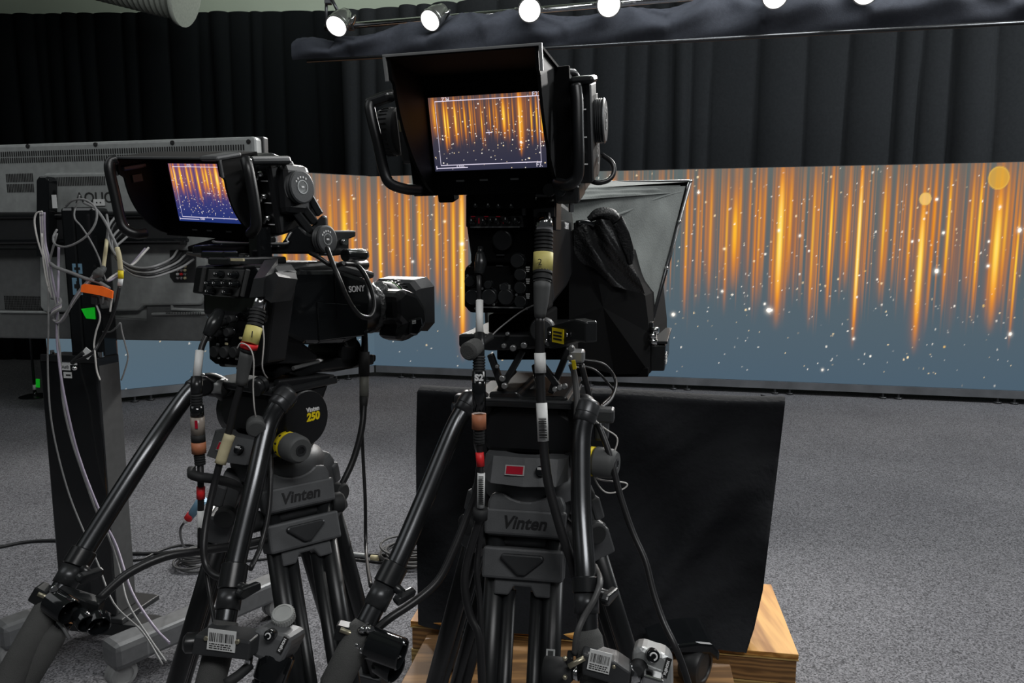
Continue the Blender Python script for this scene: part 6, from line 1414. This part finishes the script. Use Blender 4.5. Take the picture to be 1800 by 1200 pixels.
# ============================================================ cables on the floor
def fcab(name, pts, r, m, label, group=None, sub=6):
    mb = MB(); mb.tube([G(px, py, r) for px, py in pts], r, m, seg=8, sub=sub); return tag(mb.build(name), label, 'cable', group)
fcab('floor_cable', [(-40, 966), (0, 961), (40, 953), (75, 950), (115, 951), (170, 962), (222, 972), (290, 971), (345, 964), (420, 966), (520, 950), (620, 972), (690, 975), (760, 975)], .008, 'cable', 'black cable snaking across the carpet behind both tripods')
fcab('floor_cable', [(222, 985), (250, 982), (285, 966), (320, 958), (352, 962), (420, 985), (520, 975), (580, 978), (640, 985), (720, 992), (780, 990)], .006, 'cable', 'thinner cable looping beside the first on the carpet')
def coil(px, py, label, n, r0):
    c = G(px, py); mb = MB(); rr = random.Random(px)
    for k in range(n):
        pts = []; a0 = rr.random() * 6; r_ = r0 * rr.uniform(.65, 1.05); ox, oy = rr.uniform(-.03, .03), rr.uniform(-.03, .03)
        for i in range(17): a = a0 + 2 * math.pi * i / 16; pts.append(V3(c.x + ox + r_ * math.cos(a), c.y + oy + r_ * .9 * math.sin(a), .006 + .009 * k + .004 * math.sin(a * 2 + k)))
        mb.tube(pts, .0055, 'cablegrey2', seg=6, sub=3)
    return tag(mb.build('cable_coil'), label, 'cable')
coil(352, 992, 'loose coil of dark cable on the carpet behind the left tripod leg', 7, .09)
coil(722, 985, 'loose coil of dark cable on the carpet against the draped cloth', 9, .14)
t = thing('floor_connector', G(655, 980), 'pale cable connectors lying on the carpet between the tripods', 'connector')
b = MB(); a, c = G(618, 974, .012), G(646, 977, .012); b.tube([a, a.lerp(c, .5), c], .012, 'silver'); b.build('plug', t)
b = MB(); a, c = G(652, 981, .012), G(668, 982, .012); b.tube([a, c], .018, 'cream', sub=1); a2 = G(690, 988, .012); b.tube([c, a2], .012, 'dmetal', sub=1); b.build('socket', t)
t = thing('sensor_cable', G(322, 960), 'blue sleeve with red band on a thin black wire behind the audio cable', 'cable')
b = MB(); A_, B_ = W(357, 876, 2.2), W(334, 908, 2.2); b.tube([A_, B_], [.016, .012], 'blue', seg=14, sub=1); b.build('blue_sleeve', t)
b = MB(); b.tube([W(337, 903, 2.2), W(330, 912, 2.2)], .013, 'red', seg=14, sub=1); b.tube([W(330, 912, 2.2), W(324, 918, 2.2)], [.012, .005], 'white', seg=14, sub=1); b.build('red_band', t)
b = MB(); b.tube([W(325, 917, 2.2), W(318, 928, 2.25), W(318, 945, 2.4), W(326, 962, 2.7), G(345, 964, .005), G(420, 972, .005)], .004, 'cable', seg=8); b.build('wire', t)
cab('short_post', [(345, 890, 2.25), (347, 930, 2.3), (346, 960, 2.35)], .010, 'dmetal', 'short dark post hanging behind the blue sleeve') if False else None
# wedge-shaped scuffs and rope ends seen by the left tripod
cab('tripod_lead', [(475, 760, 1.2), (476, 830, 1.16), (472, 900, 1.13), (458, 960, 1.1), (440, 1000, 1.06)], .0042, 'cable', 'black lead running along the left tripod right bar')
# ============================================================ light
def area(name, loc, aim, size, power, col=(1, 1, 1), sy=None):
    l = bpy.data.lights.new(name, 'AREA'); l.energy = power; l.size = size; l.color = col
    if sy: l.shape = 'RECTANGLE'; l.size_y = sy
    o = bpy.data.objects.new(name, l); COL.objects.link(o); o.location = loc
    o.rotation_euler = (Vector(aim) - Vector(loc)).to_track_quat('-Z', 'Y').to_euler(); return o
def spot(name, loc, aim, power, ang=70, r=.08, col=(1, .98, .95)):
    l = bpy.data.lights.new(name, 'SPOT'); l.energy = power; l.spot_size = R(ang); l.spot_blend = .6; l.shadow_soft_size = r; l.color = col
    o = bpy.data.objects.new(name, l); COL.objects.link(o); o.location = loc
    o.rotation_euler = (Vector(aim) - Vector(loc)).to_track_quat('-Z', 'Y').to_euler(); return o
for i, (px, py, Y, d, r, lab) in enumerate(LAMPS):
    c = W(px, py, Y) + Vector(d).normalized() * .06
    aim = c + Vector(d).normalized() * 4
    spot('lamp_light', c, aim, 150, 95, .08)
area('ceiling_fill', (3.4, 3.6, 5.4), (2.8, 4.0, 0), 3.0, 125, (1, 1, 1), 2.5)
area('key_behind', (1.2, -1.6, 4.4), (.2, 2.5, 1.0), 2.4, 80, (1, 1, 1), .8)  # added area light above and behind the camera, lifts television back and hood
area('room_fill', (-3.5, 1.0, 4.8), (-1, 3.5, .5), 3.0, 30, (.95, .98, 1))
area('upper_wall_fill', (-1.0, 8.0, 5.3), (-1, 10.3, 5.2), 6.0, 60, (.98, 1, .95), .6)  # added unseen light for the painted wall above the drapes
w = bpy.data.worlds.new('world'); SC.world = w; w.use_nodes = True
w.node_tree.nodes['Background'].inputs[0].default_value = (.9, .95, 1, 1); w.node_tree.nodes['Background'].inputs[1].default_value = .03

pm = PA.lerp(PB, .45)
area('border_fill', pm + V3(.3, -1.3, 1.3), pm + V3(0, .1, -.15), 5.5, 90, (.93, .97, 1), .25)  # added unseen strip light standing in for lamp spill on the border cloth
area('curtain_wash', (7.0, 4.6, 4.0), (1.0, 8.4, 2.8), 1.6, 190, (.95, .98, 1), 1.0)  # added unseen light grazing the right curtain to bring out its pleats
